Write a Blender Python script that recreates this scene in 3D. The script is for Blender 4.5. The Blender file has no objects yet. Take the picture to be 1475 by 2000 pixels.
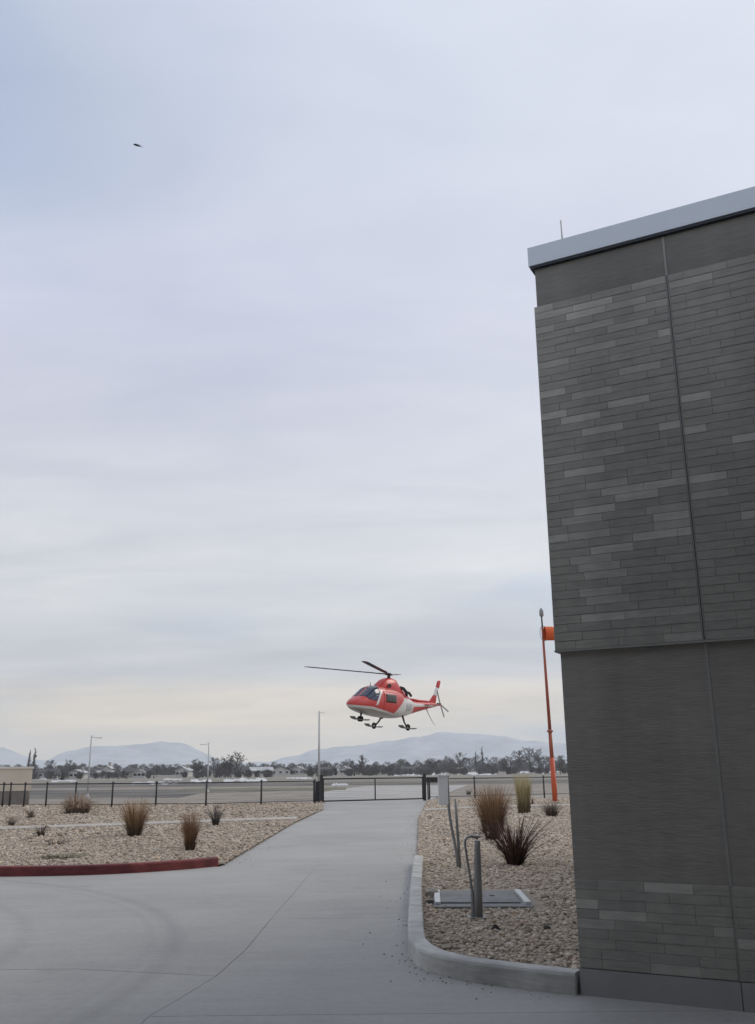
import bpy, bmesh, math, random
import numpy as np
from mathutils import Vector, Matrix, Euler

R = math.radians
random.seed(7)
rng = np.random.default_rng(7)
SC = bpy.context.scene
COL = SC.collection

# ------------------------------------------------------------------ camera
EYE = Vector((0, 0, 1.6))
PITCH, ROLL, FOCAL = R(15.54), R(-0.584), 1811.0          # focal length in pixels of the 1475x2000 photograph
CAM_ROT = Matrix.Rotation(math.pi / 2 + PITCH, 3, 'X') @ Matrix.Rotation(ROLL, 3, 'Z')
cam = bpy.data.cameras.new('camera')
cam.sensor_fit = 'VERTICAL'
cam.sensor_height = 24.0
cam.sensor_width = 24.0 * 1475 / 2000
cam.lens = 24.0 * FOCAL / 2000
cam.clip_start, cam.clip_end = 0.05, 30000
cam_ob = bpy.data.objects.new('camera', cam)
cam_ob.matrix_world = Matrix.Translation(EYE) @ CAM_ROT.to_4x4()
COL.objects.link(cam_ob)
SC.camera = cam_ob


def ray(px, py):
    return (CAM_ROT @ Vector((px - 737.5, 1000 - py, -FOCAL))).normalized()


def gnd(px, py, z=0.0):                                   # the point of the level z that was surveyed at that pixel
    v = ray(px, py)
    return EYE + v * ((z - EYE.z) / v.z)


def at(px, py, Y):
    v = ray(px, py)
    return EYE + v * (Y / v.y)


# ------------------------------------------------------------------ sky, sun, exposure
SUN_EL, SUN_AZ = R(40), R(62)                             # azimuth from +Y towards +X
world = bpy.data.worlds.new('World')
SC.world = world
world.use_nodes = True
nt = world.node_tree
nt.nodes.clear()
N = nt.nodes.new
L = nt.links.new


def wmath(op, a, b=None, c=None, clamp=False):
    n = N('ShaderNodeMath'); n.operation = op; n.use_clamp = clamp
    for i, v in enumerate((a, b, c)):
        if v is None: continue
        if isinstance(v, (int, float)): n.inputs[i].default_value = v
        else: L(v, n.inputs[i])
    return n.outputs[0]


def wramp(fac, stops):
    n = N('ShaderNodeValToRGB'); cr = n.color_ramp
    while len(cr.elements) < len(stops): cr.elements.new(0.5)
    for e, (p, c) in zip(cr.elements, stops):
        e.position = p; e.color = (*c, 1)
    L(fac, n.inputs[0])
    return n.outputs[0]


def wmix(fac, a, b, mode='MIX'):
    n = N('ShaderNodeMix'); n.data_type = 'RGBA'; n.blend_type = mode
    if isinstance(fac, (int, float)): n.inputs[0].default_value = fac
    else: L(fac, n.inputs[0])
    for i, v in ((6, a), (7, b)):
        if isinstance(v, tuple): n.inputs[i].default_value = (*v, 1)
        else: L(v, n.inputs[i])
    return n.outputs[2]


tc = N('ShaderNodeTexCoord')
sep = N('ShaderNodeSeparateXYZ'); L(tc.outputs['Generated'], sep.inputs[0])
zc = wmath('MAXIMUM', sep.outputs[2], 0.0)
den = wmath('ADD', zc, 0.16)
cu = wmath('DIVIDE', sep.outputs[0], den)
cv = wmath('DIVIDE', sep.outputs[1], den)
comb = N('ShaderNodeCombineXYZ'); L(cu, comb.inputs[0]); L(cv, comb.inputs[1])
sky = N('ShaderNodeTexSky'); sky.sky_type = 'NISHITA'; sky.sun_disc = False
sky.sun_elevation = SUN_EL; sky.sun_rotation = SUN_AZ
sky.air_density = 1.0; sky.dust_density = 1.5; sky.ozone_density = 1.2


def wnoise(scale, detail, loc, stretch=(1, 1, 1), rough=0.5, dist=0.0):
    mp = N('ShaderNodeMapping'); mp.inputs['Location'].default_value = loc; mp.inputs['Scale'].default_value = stretch
    L(comb.outputs[0], mp.inputs[0])
    n = N('ShaderNodeTexNoise'); n.inputs['Scale'].default_value = scale; n.inputs['Detail'].default_value = detail
    n.inputs['Roughness'].default_value = rough; n.inputs['Distortion'].default_value = dist
    L(mp.outputs[0], n.inputs['Vector'])
    return n.outputs[0]


# the overcast layer: colour by height above the horizon, soft bands of thicker and thinner cloud over it
base = wramp(zc, [(0.0, (0.84, 0.715, 0.55)), (0.05, (0.82, 0.715, 0.56)), (0.076, (0.72, 0.655, 0.565)), (0.098, (0.545, 0.555, 0.58)), (0.135, (0.525, 0.55, 0.59)),
                  (0.21, (0.60, 0.62, 0.655)), (0.32, (0.60, 0.62, 0.69)), (0.45, (0.56, 0.585, 0.70)), (0.62, (0.475, 0.525, 0.64)), (0.8, (0.49, 0.545, 0.67)), (1.0, (0.50, 0.56, 0.69))])
n1 = wnoise(0.9, 5, (3.1, 1.7, 0), (0.75, 1.25, 1), 0.5, 0.4)
n2 = wnoise(2.6, 5, (0.4, 6.2, 0), (0.32, 1.15, 1), 0.55, 0.5)
b1 = wramp(n1, [(0.30, (0.875, 0.885, 0.92)), (0.5, (1.0, 1.0, 1.0)), (0.70, (1.14, 1.12, 1.09))])
n4 = wnoise(1.7, 4, (5.3, 2.2, 0), (0.9, 1.1, 1), 0.55, 0.6)
b1 = wmix(1.0, b1, wramp(n4, [(0.33, (0.945, 0.955, 0.965)), (0.67, (1.055, 1.045, 1.03))]), 'MULTIPLY')
b2 = wramp(n2, [(0.32, (0.925, 0.935, 0.955)), (0.68, (1.065, 1.058, 1.04))])
cloud = wmix(1.0, wmix(1.0, base, b1, 'MULTIPLY'), b2, 'MULTIPLY')
# brighter where the sun stands behind the cloud
sdir = (math.cos(SUN_EL) * math.sin(SUN_AZ), math.cos(SUN_EL) * math.cos(SUN_AZ), math.sin(SUN_EL))
dot = N('ShaderNodeVectorMath'); dot.operation = 'DOT_PRODUCT'; dot.inputs[1].default_value = sdir
L(tc.outputs['Generated'], dot.inputs[0])
glow = wmath('POWER', wmath('MAXIMUM', dot.outputs['Value'], 0.0), 3.0)
cloud = wmix(wmath('MULTIPLY', glow, 0.62), cloud, (0.80, 0.83, 0.89))
scl = N('ShaderNodeVectorMath'); scl.operation = 'SCALE'; scl.inputs['Scale'].default_value = 11.7
L(cloud, scl.inputs[0])
CLX, CLY = 2.158, 5.889
# thin places let the blue of the clear sky through
n3 = wnoise(0.55, 3, (CLX, CLY, 0), (1, 1, 1), 0.5, 0.2)
thin = wramp(n3, [(0.0, (1, 1, 1)), (0.30, (0.75, 0.75, 0.75)), (0.405, (0.12, 0.12, 0.12)), (0.47, (0.0, 0.0, 0.0))])
blue = N('ShaderNodeVectorMath'); blue.operation = 'MULTIPLY_ADD'
L(sky.outputs[0], blue.inputs[0]); blue.inputs[1].default_value = (0.45, 0.45, 0.45); blue.inputs[2].default_value = (2.7, 3.6, 5.1)
skymix = wmix(thin, scl.outputs[0], blue.outputs[0])
bg = N('ShaderNodeBackground'); bg.inputs['Strength'].default_value = 0.1
L(skymix, bg.inputs['Color'])
wo = N('ShaderNodeOutputWorld'); L(bg.outputs[0], wo.inputs['Surface'])

sun = bpy.data.lights.new('sun', 'SUN')
sun.energy, sun.angle, sun.color = 1.5, R(30), (1.0, 0.91, 0.78)
sun_ob = bpy.data.objects.new('sun', sun)
sun_ob.rotation_euler = Vector(sdir).to_track_quat('Z', 'Y').to_euler()
COL.objects.link(sun_ob)
SC.view_settings.view_transform = 'Standard'
SC.view_settings.look = 'None'
SC.view_settings.exposure = 0.0
SC.view_settings.gamma = 1.0
SC.cycles.volume_bounces = 1
SC.cycles.max_bounces = 8


# ------------------------------------------------------------------ materials
def new_mat(name):
    m = bpy.data.materials.new(name); m.use_nodes = True
    return m, m.node_tree, m.node_tree.nodes['Principled BSDF']


def mat(name, c1, c2=None, scale=4.0, rough=0.8, bump=0.0, bscale=None, metallic=0.0, stretch=(1, 1, 1), coat=0.0, spec=0.4, detail=5, object_space=False):
    m, t, b = new_mat(name)
    b.inputs['Roughness'].default_value = rough
    b.inputs['Metallic'].default_value = metallic
    b.inputs['Specular IOR Level'].default_value = spec
    b.inputs['Coat Weight'].default_value = coat
    if c2 is None and not bump:
        b.inputs['Base Color'].default_value = (*c1, 1)
        return m
    if object_space:
        src = t.nodes.new('ShaderNodeTexCoord').outputs['Object']
    else:
        src = t.nodes.new('ShaderNodeNewGeometry').outputs['Position']
    mp = t.nodes.new('ShaderNodeMapping'); mp.inputs['Scale'].default_value = stretch
    t.links.new(src, mp.inputs[0])
    if c2 is not None:
        n = t.nodes.new('ShaderNodeTexNoise'); n.inputs['Scale'].default_value = scale; n.inputs['Detail'].default_value = detail
        n.inputs['Roughness'].default_value = 0.6
        t.links.new(mp.outputs[0], n.inputs['Vector'])
        r = t.nodes.new('ShaderNodeValToRGB')
        r.color_ramp.elements[0].position = 0.32; r.color_ramp.elements[0].color = (*c1, 1)
        r.color_ramp.elements[1].position = 0.68; r.color_ramp.elements[1].color = (*c2, 1)
        t.links.new(n.outputs[0], r.inputs[0])
        t.links.new(r.outputs[0], b.inputs['Base Color'])
    else:
        b.inputs['Base Color'].default_value = (*c1, 1)
    if bump:
        n = t.nodes.new('ShaderNodeTexNoise'); n.inputs['Scale'].default_value = bscale or scale * 6; n.inputs['Detail'].default_value = 4
        t.links.new(mp.outputs[0], n.inputs['Vector'])
        bp = t.nodes.new('ShaderNodeBump'); bp.inputs['Strength'].default_value = bump; bp.inputs['Distance'].default_value = 0.01
        t.links.new(n.outputs[0], bp.inputs['Height']); t.links.new(bp.outputs[0], b.inputs['Normal'])
    return m


def attr_mat(name, rough=0.85, bump=0.0, bscale=60):       # colour from the per-piece colour attribute (each stone or leaf its own colour)
    m, t, b = new_mat(name)
    b.inputs['Roughness'].default_value = rough
    b.inputs['Specular IOR Level'].default_value = 0.25
    a = t.nodes.new('ShaderNodeAttribute'); a.attribute_name = 'piece_colour'
    t.links.new(a.outputs['Color'], b.inputs['Base Color'])
    return m


MAT = {}


# ------------------------------------------------------------------ mesh helpers
class MB:
    def __init__(self):
        self.v, self.f, self.m, self.s = [], [], [], []

    def add(self, vs, fs, mi=0, smooth=False):
        o = len(self.v)
        self.v += [tuple(p) for p in vs]
        for f in fs:
            self.f.append(tuple(i + o for i in f)); self.m.append(mi); self.s.append(smooth)

    def box(self, x0, y0, z0, x1, y1, z1, mi=0, mtx=None):
        vs = [Vector(p) for p in ((x0, y0, z0), (x1, y0, z0), (x1, y1, z0), (x0, y1, z0), (x0, y0, z1), (x1, y0, z1), (x1, y1, z1), (x0, y1, z1))]
        if mtx: vs = [mtx @ p for p in vs]
        self.add(vs, [(3, 2, 1, 0), (4, 5, 6, 7), (0, 1, 5, 4), (1, 2, 6, 5), (2, 3, 7, 6), (3, 0, 4, 7)], mi)

    def tube(self, pts, radii, n=8, mi=0, caps=True, smooth=True):
        pts = [Vector(p) for p in pts]
        if isinstance(radii, (int, float)): radii = [radii] * len(pts)
        vs, fs = [], []
        up = None
        for i, p in enumerate(pts):
            d = (pts[min(i + 1, len(pts) - 1)] - pts[max(i - 1, 0)])
            d = d.normalized() if d.length > 1e-9 else Vector((0, 0, 1))
            if up is None:
                up = Vector((1, 0, 0)) if abs(d.x) < 0.8 else Vector((0, 1, 0))
            a = (up - d * up.dot(d)); a = a.normalized() if a.length > 1e-6 else d.orthogonal().normalized()
            b = d.cross(a); up = a
            for k in range(n):
                t = 2 * math.pi * k / n
                vs.append(p + (a * math.cos(t) + b * math.sin(t)) * radii[i])
        for i in range(len(pts) - 1):
            for k in range(n):
                fs.append((i * n + k, i * n + (k + 1) % n, (i + 1) * n + (k + 1) % n, (i + 1) * n + k))
        self.add(vs, fs, mi, smooth)
        if caps:
            o = len(self.v) - len(vs)
            self.f.append(tuple(o + k for k in reversed(range(n)))); self.m.append(mi); self.s.append(False)
            self.f.append(tuple(o + (len(pts) - 1) * n + k for k in range(n))); self.m.append(mi); self.s.append(False)

    def prism(self, poly, z0, z1, mi=0):
        n = len(poly)
        vs = [(p[0], p[1], z0) for p in poly] + [(p[0], p[1], z1) for p in poly]
        fs = [tuple(reversed(range(n))), tuple(range(n, 2 * n))] + [(i, (i + 1) % n, n + (i + 1) % n, n + i) for i in range(n)]
        self.add(vs, fs, mi)

    def lathe(self, prof, n=16, c=(0, 0, 0), mi=0, smooth=True):
        vs, fs = [], []
        for r, z in prof:
            for k in range(n):
                t = 2 * math.pi * k / n
                vs.append((c[0] + r * math.cos(t), c[1] + r * math.sin(t), c[2] + z))
        for i in range(len(prof) - 1):
            for k in range(n):
                fs.append((i * n + k, i * n + (k + 1) % n, (i + 1) * n + (k + 1) % n, (i + 1) * n + k))
        self.add(vs, fs, mi, smooth)

    def mesh(self, name, mats):
        me = bpy.data.meshes.new(name)
        me.from_pydata(self.v, [], self.f)
        for m in (mats if isinstance(mats, (list, tuple)) else [mats]): me.materials.append(m)
        me.polygons.foreach_set('material_index', self.m)
        me.polygons.foreach_set('use_smooth', self.s)
        me.update()
        return me

    def build(self, name, mats, parent=None, loc=None):
        return link(name, self.mesh(name, mats), parent, loc)


def link(name, data, parent=None, loc=None):
    o = bpy.data.objects.new(name, data)
    COL.objects.link(o)
    if parent is not None: o.parent = parent
    if loc is not None: o.location = loc
    return o


def tag(o, label=None, cat=None, group=None, kind=None):
    if label: o['label'] = label
    if cat: o['category'] = cat
    if group: o['group'] = group
    if kind: o['kind'] = kind
    return o


def empty(name, loc=(0, 0, 0), rz=0.0, label=None, cat=None, group=None):
    o = link(name, None)
    o.location = loc; o.rotation_euler = (0, 0, rz); o.empty_display_size = 0.3
    return tag(o, label, cat, group)


def copy_tree(o, parent=None):
    c = o.copy(); COL.objects.link(c)
    if parent is not None: c.parent = parent
    for ch in [x for x in o.children]: copy_tree(ch, c)
    return c


def big_mesh(name, V, F, colours=None, smooth=False):
    """numpy arrays of vertices and triangles (and one colour per face) to a mesh."""
    me = bpy.data.meshes.new(name)
    V = np.asarray(V, np.float32); F = np.asarray(F, np.int32)
    me.vertices.add(len(V)); me.vertices.foreach_set('co', V.ravel())
    k = F.shape[1]
    me.loops.add(F.size); me.loops.foreach_set('vertex_index', F.ravel())
    me.polygons.add(len(F)); me.polygons.foreach_set('loop_start', np.arange(0, F.size, k, dtype=np.int32))
    me.polygons.foreach_set('use_smooth', np.full(len(F), smooth))
    me.update(calc_edges=True)
    if colours is not None:
        a = me.attributes.new('piece_colour', 'FLOAT_COLOR', 'FACE')
        c = np.ones((len(F), 4), np.float32); c[:, :3] = colours
        a.data.foreach_set('color', c.ravel())
    return me


# ------------------------------------------------------------------ ground, fields, mountains, haze
MAT['earth'] = mat('dry_earth', (0.20, 0.175, 0.145), (0.32, 0.29, 0.25), scale=0.35, rough=0.95, bump=0.4, bscale=9)
MAT['field'] = mat('winter_field', (0.16, 0.15, 0.125), (0.27, 0.25, 0.21), scale=0.01, rough=0.95, stretch=(0.4, 1.5, 1))
MAT['asphalt'] = mat('asphalt', (0.065, 0.064, 0.062), (0.20, 0.185, 0.16), scale=0.10, rough=0.9, bump=0.3, bscale=60)
MAT['pad'] = mat('helipad_concrete', (0.33, 0.32, 0.305), (0.43, 0.42, 0.40), scale=0.25, rough=0.85)
MAT['snow'] = mat('old_snow', (0.42, 0.425, 0.43), (0.62, 0.625, 0.635), scale=0.3, rough=0.8)
MAT['grass_dry'] = mat('dull_turf', (0.12, 0.125, 0.085), (0.19, 0.185, 0.13), scale=0.5, rough=0.95)


def sheet(name, pts, z, m, label=None):
    b = MB(); b.add([(p[0], p[1], z) for p in pts], [tuple(range(len(pts)))])
    o = b.build(name, m); tag(o, label, kind='structure'); return o


def strip_quad(name, a, b, c, d, z, m):                   # four surveyed pixels on the ground
    return sheet(name, [gnd(*q)[:2] for q in (a, b, c, d)], z, m)


sheet('ground', [(-6400, -190), (6400, -190), (6400, 7300), (-6400, 7300)], -0.10, MAT['field'])
sheet('gravel_ground', [(-60, -20), (70, -20), (100, 112), (-80, 112)], -0.07, MAT['earth'])
sheet('helipad_apron', [(-2.6, 49), (2.55, 52.4), (9.5, 104), (-1.5, 104), (-4.4, 80), (-4.0, 60)], -0.05, MAT['pad'])
sheet('asphalt_road', [(-80, 63), (-24, 66), (-13.5, 65), (-14.5, 78), (-9, 83), (-8.2, 93), (-80, 106)], -0.06, MAT['asphalt'])
sheet('far_road', [(-75, 114), (95, 106), (110, 135), (-90, 145)], -0.055, MAT['asphalt'])
sheet('turf_strip', [(-18, 86), (-3, 84), (-3.4, 96), (-20, 98)], -0.045, MAT['grass_dry'])
def patch_strip(px0_, px1_, y0_, y1_, seed, z=-0.05):       # an irregular patch of old snow lying on the fields
    q_ = random.Random(seed); n_ = 14
    top = [gnd(px0_ + (px1_ - px0_) * i_ / n_, y0_ + q_.uniform(-0.2, 0.45) * (y1_ - y0_) + (0.35 * (y1_ - y0_) if i_ in (0, n_) else 0)) for i_ in range(n_ + 1)]
    bot = [gnd(px0_ + (px1_ - px0_) * i_ / n_, y1_ - q_.uniform(-0.15, 0.4) * (y1_ - y0_)) for i_ in range(n_ + 1)]
    bb = MB()
    for i_ in range(n_): bb.add([(p.x, p.y, z) for p in (top[i_], bot[i_], bot[i_ + 1], top[i_ + 1])], [(0, 1, 2, 3)])
    tag(bb.build('snow_patch', MAT['snow']), kind='structure')


for i_, (a_, b_, c_, d_) in enumerate(((258, 352, 1526, 1531), (372, 414, 1522, 1528), (436, 522, 1519, 1526.5), (318, 356, 1520, 1523.5), (560, 610, 1518, 1521), (648, 680, 1529, 1533.5), (770, 822, 1511.5, 1515), (842, 872, 1509.5, 1514.5), (894, 972, 1507.5, 1513), (1012, 1092, 1503.4, 1510), (100, 150, 1523, 1527), (70, 95, 1518, 1522))):
    patch_strip(a_, b_, c_, d_, i_ + 3)

# mountains: a ridge about six kilometres off, its crest surveyed against the sky
crest = [(-700, 1470), (-420, 1455), (-260, 1480), (-120, 1452), (0, 1459), (25, 1470), (55, 1488), (90, 1486), (130, 1468), (190, 1457), (250, 1456), (310, 1450), (345, 1452), (385, 1468), (420, 1482), (460, 1490),
         (520, 1489), (560, 1478), (600, 1470), (640, 1465), (700, 1456), (760, 1448), (810, 1440), (870, 1432), (930, 1437), (990, 1441), (1050, 1447), (1110, 1456), (1200, 1462), (1400, 1440), (1700, 1455), (2200, 1430)]
cx = np.array([c[0] for c in crest], float)
chh = np.array([EYE.z + (1503.7 + 0.0102 * (737 - x) - y) / 1880.0 * 6000 for x, y in crest])
cX = (cx - 742.6) / 1880.0 * 6000
gx = np.linspace(-5200, 5200, 360)
rows = np.linspace(0, 1, 22)
hh = np.interp(gx, cX, chh)
for s, a in ((140, 5), (60, 3.5), (25, 2)):
    ph = rng.uniform(0, 6.28, 3)
    hh = hh + a * (np.sin(gx / s + ph[0]) + 0.6 * np.sin(gx / s * 1.9 + ph[1]))
V, F = [], []
for j, t in enumerate(rows):
    y = 4700 + 1300 * t
    for i, x in enumerate(gx):
        fold = 0.5 + 0.5 * math.sin(x / 95.0 + 2.2 * math.sin(x / 310.0) + t * 1.7)
        h = hh[i] * (t ** 1.5) * (1 - 0.35 * (1 - t) * fold) - 0.5
        V.append((x * (0.85 + 0.15 * t), y + 60 * fold * (1 - t), h))
for i, x in enumerate(gx):
    V.append((x, 6900, -0.5))
n = len(gx)
for j in range(len(rows)):
    for i in range(n - 1):
        F.append((j * n + i, j * n + i + 1, (j + 1) * n + i + 1, (j + 1) * n + i))
MAT['mountain'] = mat('snowy_scrub_slope', (0.25, 0.275, 0.305), (0.52, 0.55, 0.58), scale=0.006, rough=1.0, detail=8)
mo = link('mountains', big_mesh('mountains', V, F, smooth=True)); mo.data.materials.append(MAT['mountain'])
tag(mo, kind='structure')

hz = MB(); hz.box(-6450, -230, -1.2, 6450, 7350, 266)
hm = bpy.data.materials.new('winter_haze'); hm.use_nodes = True
t = hm.node_tree; t.nodes.clear()
pv = t.nodes.new('ShaderNodeVolumePrincipled')
pv.inputs['Color'].default_value = (0.86, 0.92, 0.98, 1); pv.inputs['Density'].default_value = 0.00018
pv.inputs['Anisotropy'].default_value = 0.0
om = t.nodes.new('ShaderNodeOutputMaterial'); t.links.new(pv.outputs[0], om.inputs['Volume'])
hob = hz.build('haze', hm); tag(hob, kind='stuff')

# ------------------------------------------------------------------ the concrete drive, slab by slab
m, t, b = new_mat('drive_concrete')
g = t.nodes.new('ShaderNodeNewGeometry')
def tn(scale, detail, stretch=(1, 1, 1)):
    mp = t.nodes.new('ShaderNodeMapping'); mp.inputs['Scale'].default_value = stretch
    t.links.new(g.outputs['Position'], mp.inputs[0])
    n = t.nodes.new('ShaderNodeTexNoise'); n.inputs['Scale'].default_value = scale; n.inputs['Detail'].default_value = detail; n.inputs['Roughness'].default_value = 0.62
    t.links.new(mp.outputs[0], n.inputs['Vector']); return n.outputs[0]
def tr(fac, a, c, lo=0.3, hi=0.7):
    r = t.nodes.new('ShaderNodeValToRGB'); r.color_ramp.elements[0].position = lo; r.color_ramp.elements[0].color = (*a, 1)
    r.color_ramp.elements[1].position = hi; r.color_ramp.elements[1].color = (*c, 1); t.links.new(fac, r.inputs[0]); return r.outputs[0]
def tm(fac, a, c, mode='MULTIPLY'):
    n = t.nodes.new('ShaderNodeMix'); n.data_type = 'RGBA'; n.blend_type = mode
    if isinstance(fac, float): n.inputs[0].default_value = fac
    else: t.links.new(fac, n.inputs[0])
    t.links.new(a, n.inputs[6])
    if isinstance(c, tuple): n.inputs[7].default_value = (*c, 1)
    else: t.links.new(c, n.inputs[7])
    return n.outputs[2]
def tma(op, a, bb=None, clamp=False):
    n = t.nodes.new('ShaderNodeMath'); n.operation = op; n.use_clamp = clamp
    for i, v in enumerate((a, bb)):
        if v is None: continue
        if isinstance(v, (int, float)): n.inputs[i].default_value = v
        else: t.links.new(v, n.inputs[i])
    return n.outputs[0]
colr = tr(tn(0.35, 7), (0.312, 0.305, 0.290), (0.383, 0.375, 0.357))
colr = tm(1.0, colr, tr(tn(0.12, 3), (0.94, 0.94, 0.95), (1.04, 1.04, 1.03), 0.35, 0.65))
colr = tm(1.0, colr, tr(tn(1.7, 8), (0.86, 0.86, 0.86), (1.0, 1.0, 1.0), 0.24, 0.42))
colr = tm(1.0, colr, tr(tn(14, 5), (0.93, 0.93, 0.93), (1.05, 1.05, 1.05)))
colr = tm(1.0, colr, tr(tn(3.0, 3, (0.25, 1.2, 1)), (0.95, 0.95, 0.95), (1.03, 1.03, 1.03)))
for rad, wdt, amt in ((8.14, 0.15, 0.55), (7.90, 0.08, 0.2), (6.65, 0.15, 0.42)):       # tyre scuffs left by turning vehicles
    d = t.nodes.new('ShaderNodeVectorMath'); d.operation = 'DISTANCE'; d.inputs[1].default_value = (-10.03, 8.4, 0)
    t.links.new(g.outputs['Position'], d.inputs[0])
    off = tma('ABSOLUTE', tma('SUBTRACT', d.outputs['Value'], rad))
    k = tma('SUBTRACT', 1.0, tma('DIVIDE', off, wdt), True)
    k = tma('MULTIPLY', tma('MULTIPLY', k, amt), tn(0.8, 3), True)
    colr = tm(k, colr, (0.16, 0.165, 0.17), 'MIX')
t.links.new(colr, b.inputs['Base Color'])
b.inputs['Roughness'].default_value = 0.72; b.inputs['Specular IOR Level'].default_value = 0.35
bp = t.nodes.new('ShaderNodeBump'); bp.inputs['Strength'].default_value = 0.15; bp.inputs['Distance'].default_value = 0.004
t.links.new(tn(120, 3, (0.2, 1, 1)), bp.inputs['Height']); t.links.new(bp.outputs[0], b.inputs['Normal'])
MAT['concrete'] = m

drive = empty('driveway', (0, 0, 0)); tag(drive, kind='structure')


def slab(poly, gap=0.004):
    c = Vector((sum(p[0] for p in poly) / len(poly), sum(p[1] for p in poly) / len(poly)))
    pp = []
    for p in poly:
        q = Vector(p[:2]); d = (c - q); pp.append(q + d.normalized() * gap)
    b = MB(); b.prism(pp, -0.09, 0.0)
    return b.build('slab', MAT['concrete'], drive)


J = [(-1.86, -9.0), (-1.75, 3.0), (-1.59, 6.99), (-1.47, 7.58), (-1.35, 8.26), (-1.27, 9.4), (-1.24, 11.24), (-1.20, 13.0), (-1.16, 15.2), (-1.12, 17.25)]
RE = [(0.66, 17.25), (1.30, 32.5), (2.55, 51.8)]
# right of the long joint, under the building's forecourt
slab([J[2], (14, 6.99), (14, -9.0), J[0], J[1]][::-1], 0.005)
slab([J[2], J[3], J[4], J[5], J[6], (0.5, 11.24), (0.42, 8.4), (1.8, 7.42), (14, 6.99)][::-1], 0.005)
slab([J[6], J[7], J[8], J[9], RE[0], (0.5, 11.24)][::-1], 0.005)
# left of it
slab([J[4], J[3], J[2], J[1], J[0], (-6.2, -9.0), (-6.2, 8.6), (-2.6, 8.6)][::-1], 0.005)
slab([J[9], J[8], J[7], J[6], J[5], J[4], (-2.6, 8.6), (-6.2, 8.6), (-6.2, 16.6), (-2.85, 17.25)][::-1], 0.005)
for x0, x1 in ((-11, -6.2), (-16, -11), (-26, -16)):
    slab([(x0, -9), (x1, -9), (x1, 8.6), (x0, 8.6)])
    slab([(x0, 8.6), (x1, 8.6), (x1, 16.6), (x0, 16.9)])


def re(y):
    return float(np.interp(y, [p[1] for p in RE], [p[0] for p in RE]))


def le(y):
    return float(np.interp(y, [17.25, 30.3, 40.8, 49.1], [-2.82, -2.76, -2.45, -2.95]))


ys = [17.25, 21.5, 25.8, 30.1, 34.4, 38.7, 43.0, 47.2]
for y0, y1 in zip(ys, ys[1:]):
    slab([(le(y0), y0), (re(y0), y0), (re(y1), y1), (le(y1), y1)], 0.004)
slab([(le(47.2), 47.2), (re(47.2), 47.2), (re(52.2), 52.2), (-2.9, 49.6)], 0.004)
# foot path that crosses the left bed and goes on at the right
MAT['path'] = mat('weathered_path', (0.34, 0.315, 0.28), (0.44, 0.41, 0.37), scale=1.3, rough=0.9, bump=0.3, bscale=30)
path = empty('footpath', (0, 0, 0)); tag(path, kind='structure')
def path_slab(poly):
    b = MB(); b.prism(poly, -0.08, 0.075); return b.build('paving_slab', MAT['path'], path)
px0 = [(-2.83, 32.2), (-4.9, 31.2), (-7.2, 29.9), (-9.6, 28.6), (-12.0, 27.5), (-14.6, 26.6), (-17.4, 26.0)]
for (xa, ya), (xb, yb) in zip(px0, px0[1:]):
    g_ = 0.006
    path_slab([(xb + g_, yb), (xa - g_, ya), (xa - g_, ya + 1.5), (xb + g_, yb + 1.5)])
px1 = [(1.72, 37.6), (3.2, 39.2), (5.0, 40.4), (7.2, 41.2), (9.6, 41.6)]
for (xa, ya), (xb, yb) in zip(px1, px1[1:]):
    path_slab([(xa + 0.006, ya), (xb - 0.006, yb), (xb - 0.006, yb + 1.4), (xa + 0.006, ya + 1.4)])

# ------------------------------------------------------------------ kerbs
MAT['kerb'] = mat('kerb_concrete', (0.40, 0.395, 0.38), (0.53, 0.525, 0.505), scale=1.6, rough=0.8, bump=0.25, bscale=70)
MAT['red_paint'] = mat('worn_red_paint', (0.16, 0.030, 0.032), (0.23, 0.055, 0.05), scale=2.5, rough=0.7, bump=0.3, bscale=50)


def kerb_run(name, line, wdt, hgt, m, parent, r=0.025):
    """A kerb whose road-side foot follows LINE; it lies to the left of the line's direction of travel."""
    P = [Vector(p) for p in line]
    prof = [(0, -0.07), (0.008, hgt - r), (0.008 + r * 0.35, hgt - r * 0.3), (0.008 + r, hgt), (wdt - r * 0.6, hgt), (wdt, hgt - r * 0.6), (wdt, -0.07)]
    vs, fs = [], []
    for i, p in enumerate(P):
        d = (P[min(i + 1, len(P) - 1)] - P[max(i - 1, 0)]).normalized()
        nn = Vector((-d.y, d.x))
        for o, z in prof:
            q = p + nn * o; vs.append((q.x, q.y, z))
    k = len(prof)
    for i in range(len(P) - 1):
        for j in range(k - 1):
            fs.append((i * k + j, (i + 1) * k + j, (i + 1) * k + j + 1, i * k + j + 1))
    fs.append(tuple(range(k))); fs.append(tuple((len(P) - 1) * k + j for j in reversed(range(k))))
    b = MB(); b.add(vs, fs); o = b.build(name, m, parent)
    return o


def smooth_line(pts, n=6):
    out = []
    P = [Vector(p) for p in pts]
    for i in range(len(P) - 1):
        p0, p1, p2, p3 = P[max(i - 1, 0)], P[i], P[i + 1], P[min(i + 2, len(P) - 1)]
        for k in range(n):
            s = k / n
            out.append(0.5 * ((2 * p1) + (p2 - p0) * s + (2 * p0 - 5 * p1 + 4 * p2 - p3) * s * s + (3 * p1 - p0 - 3 * p2 + p3) * s ** 3))
    out.append(P[-1])
    return out


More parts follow.
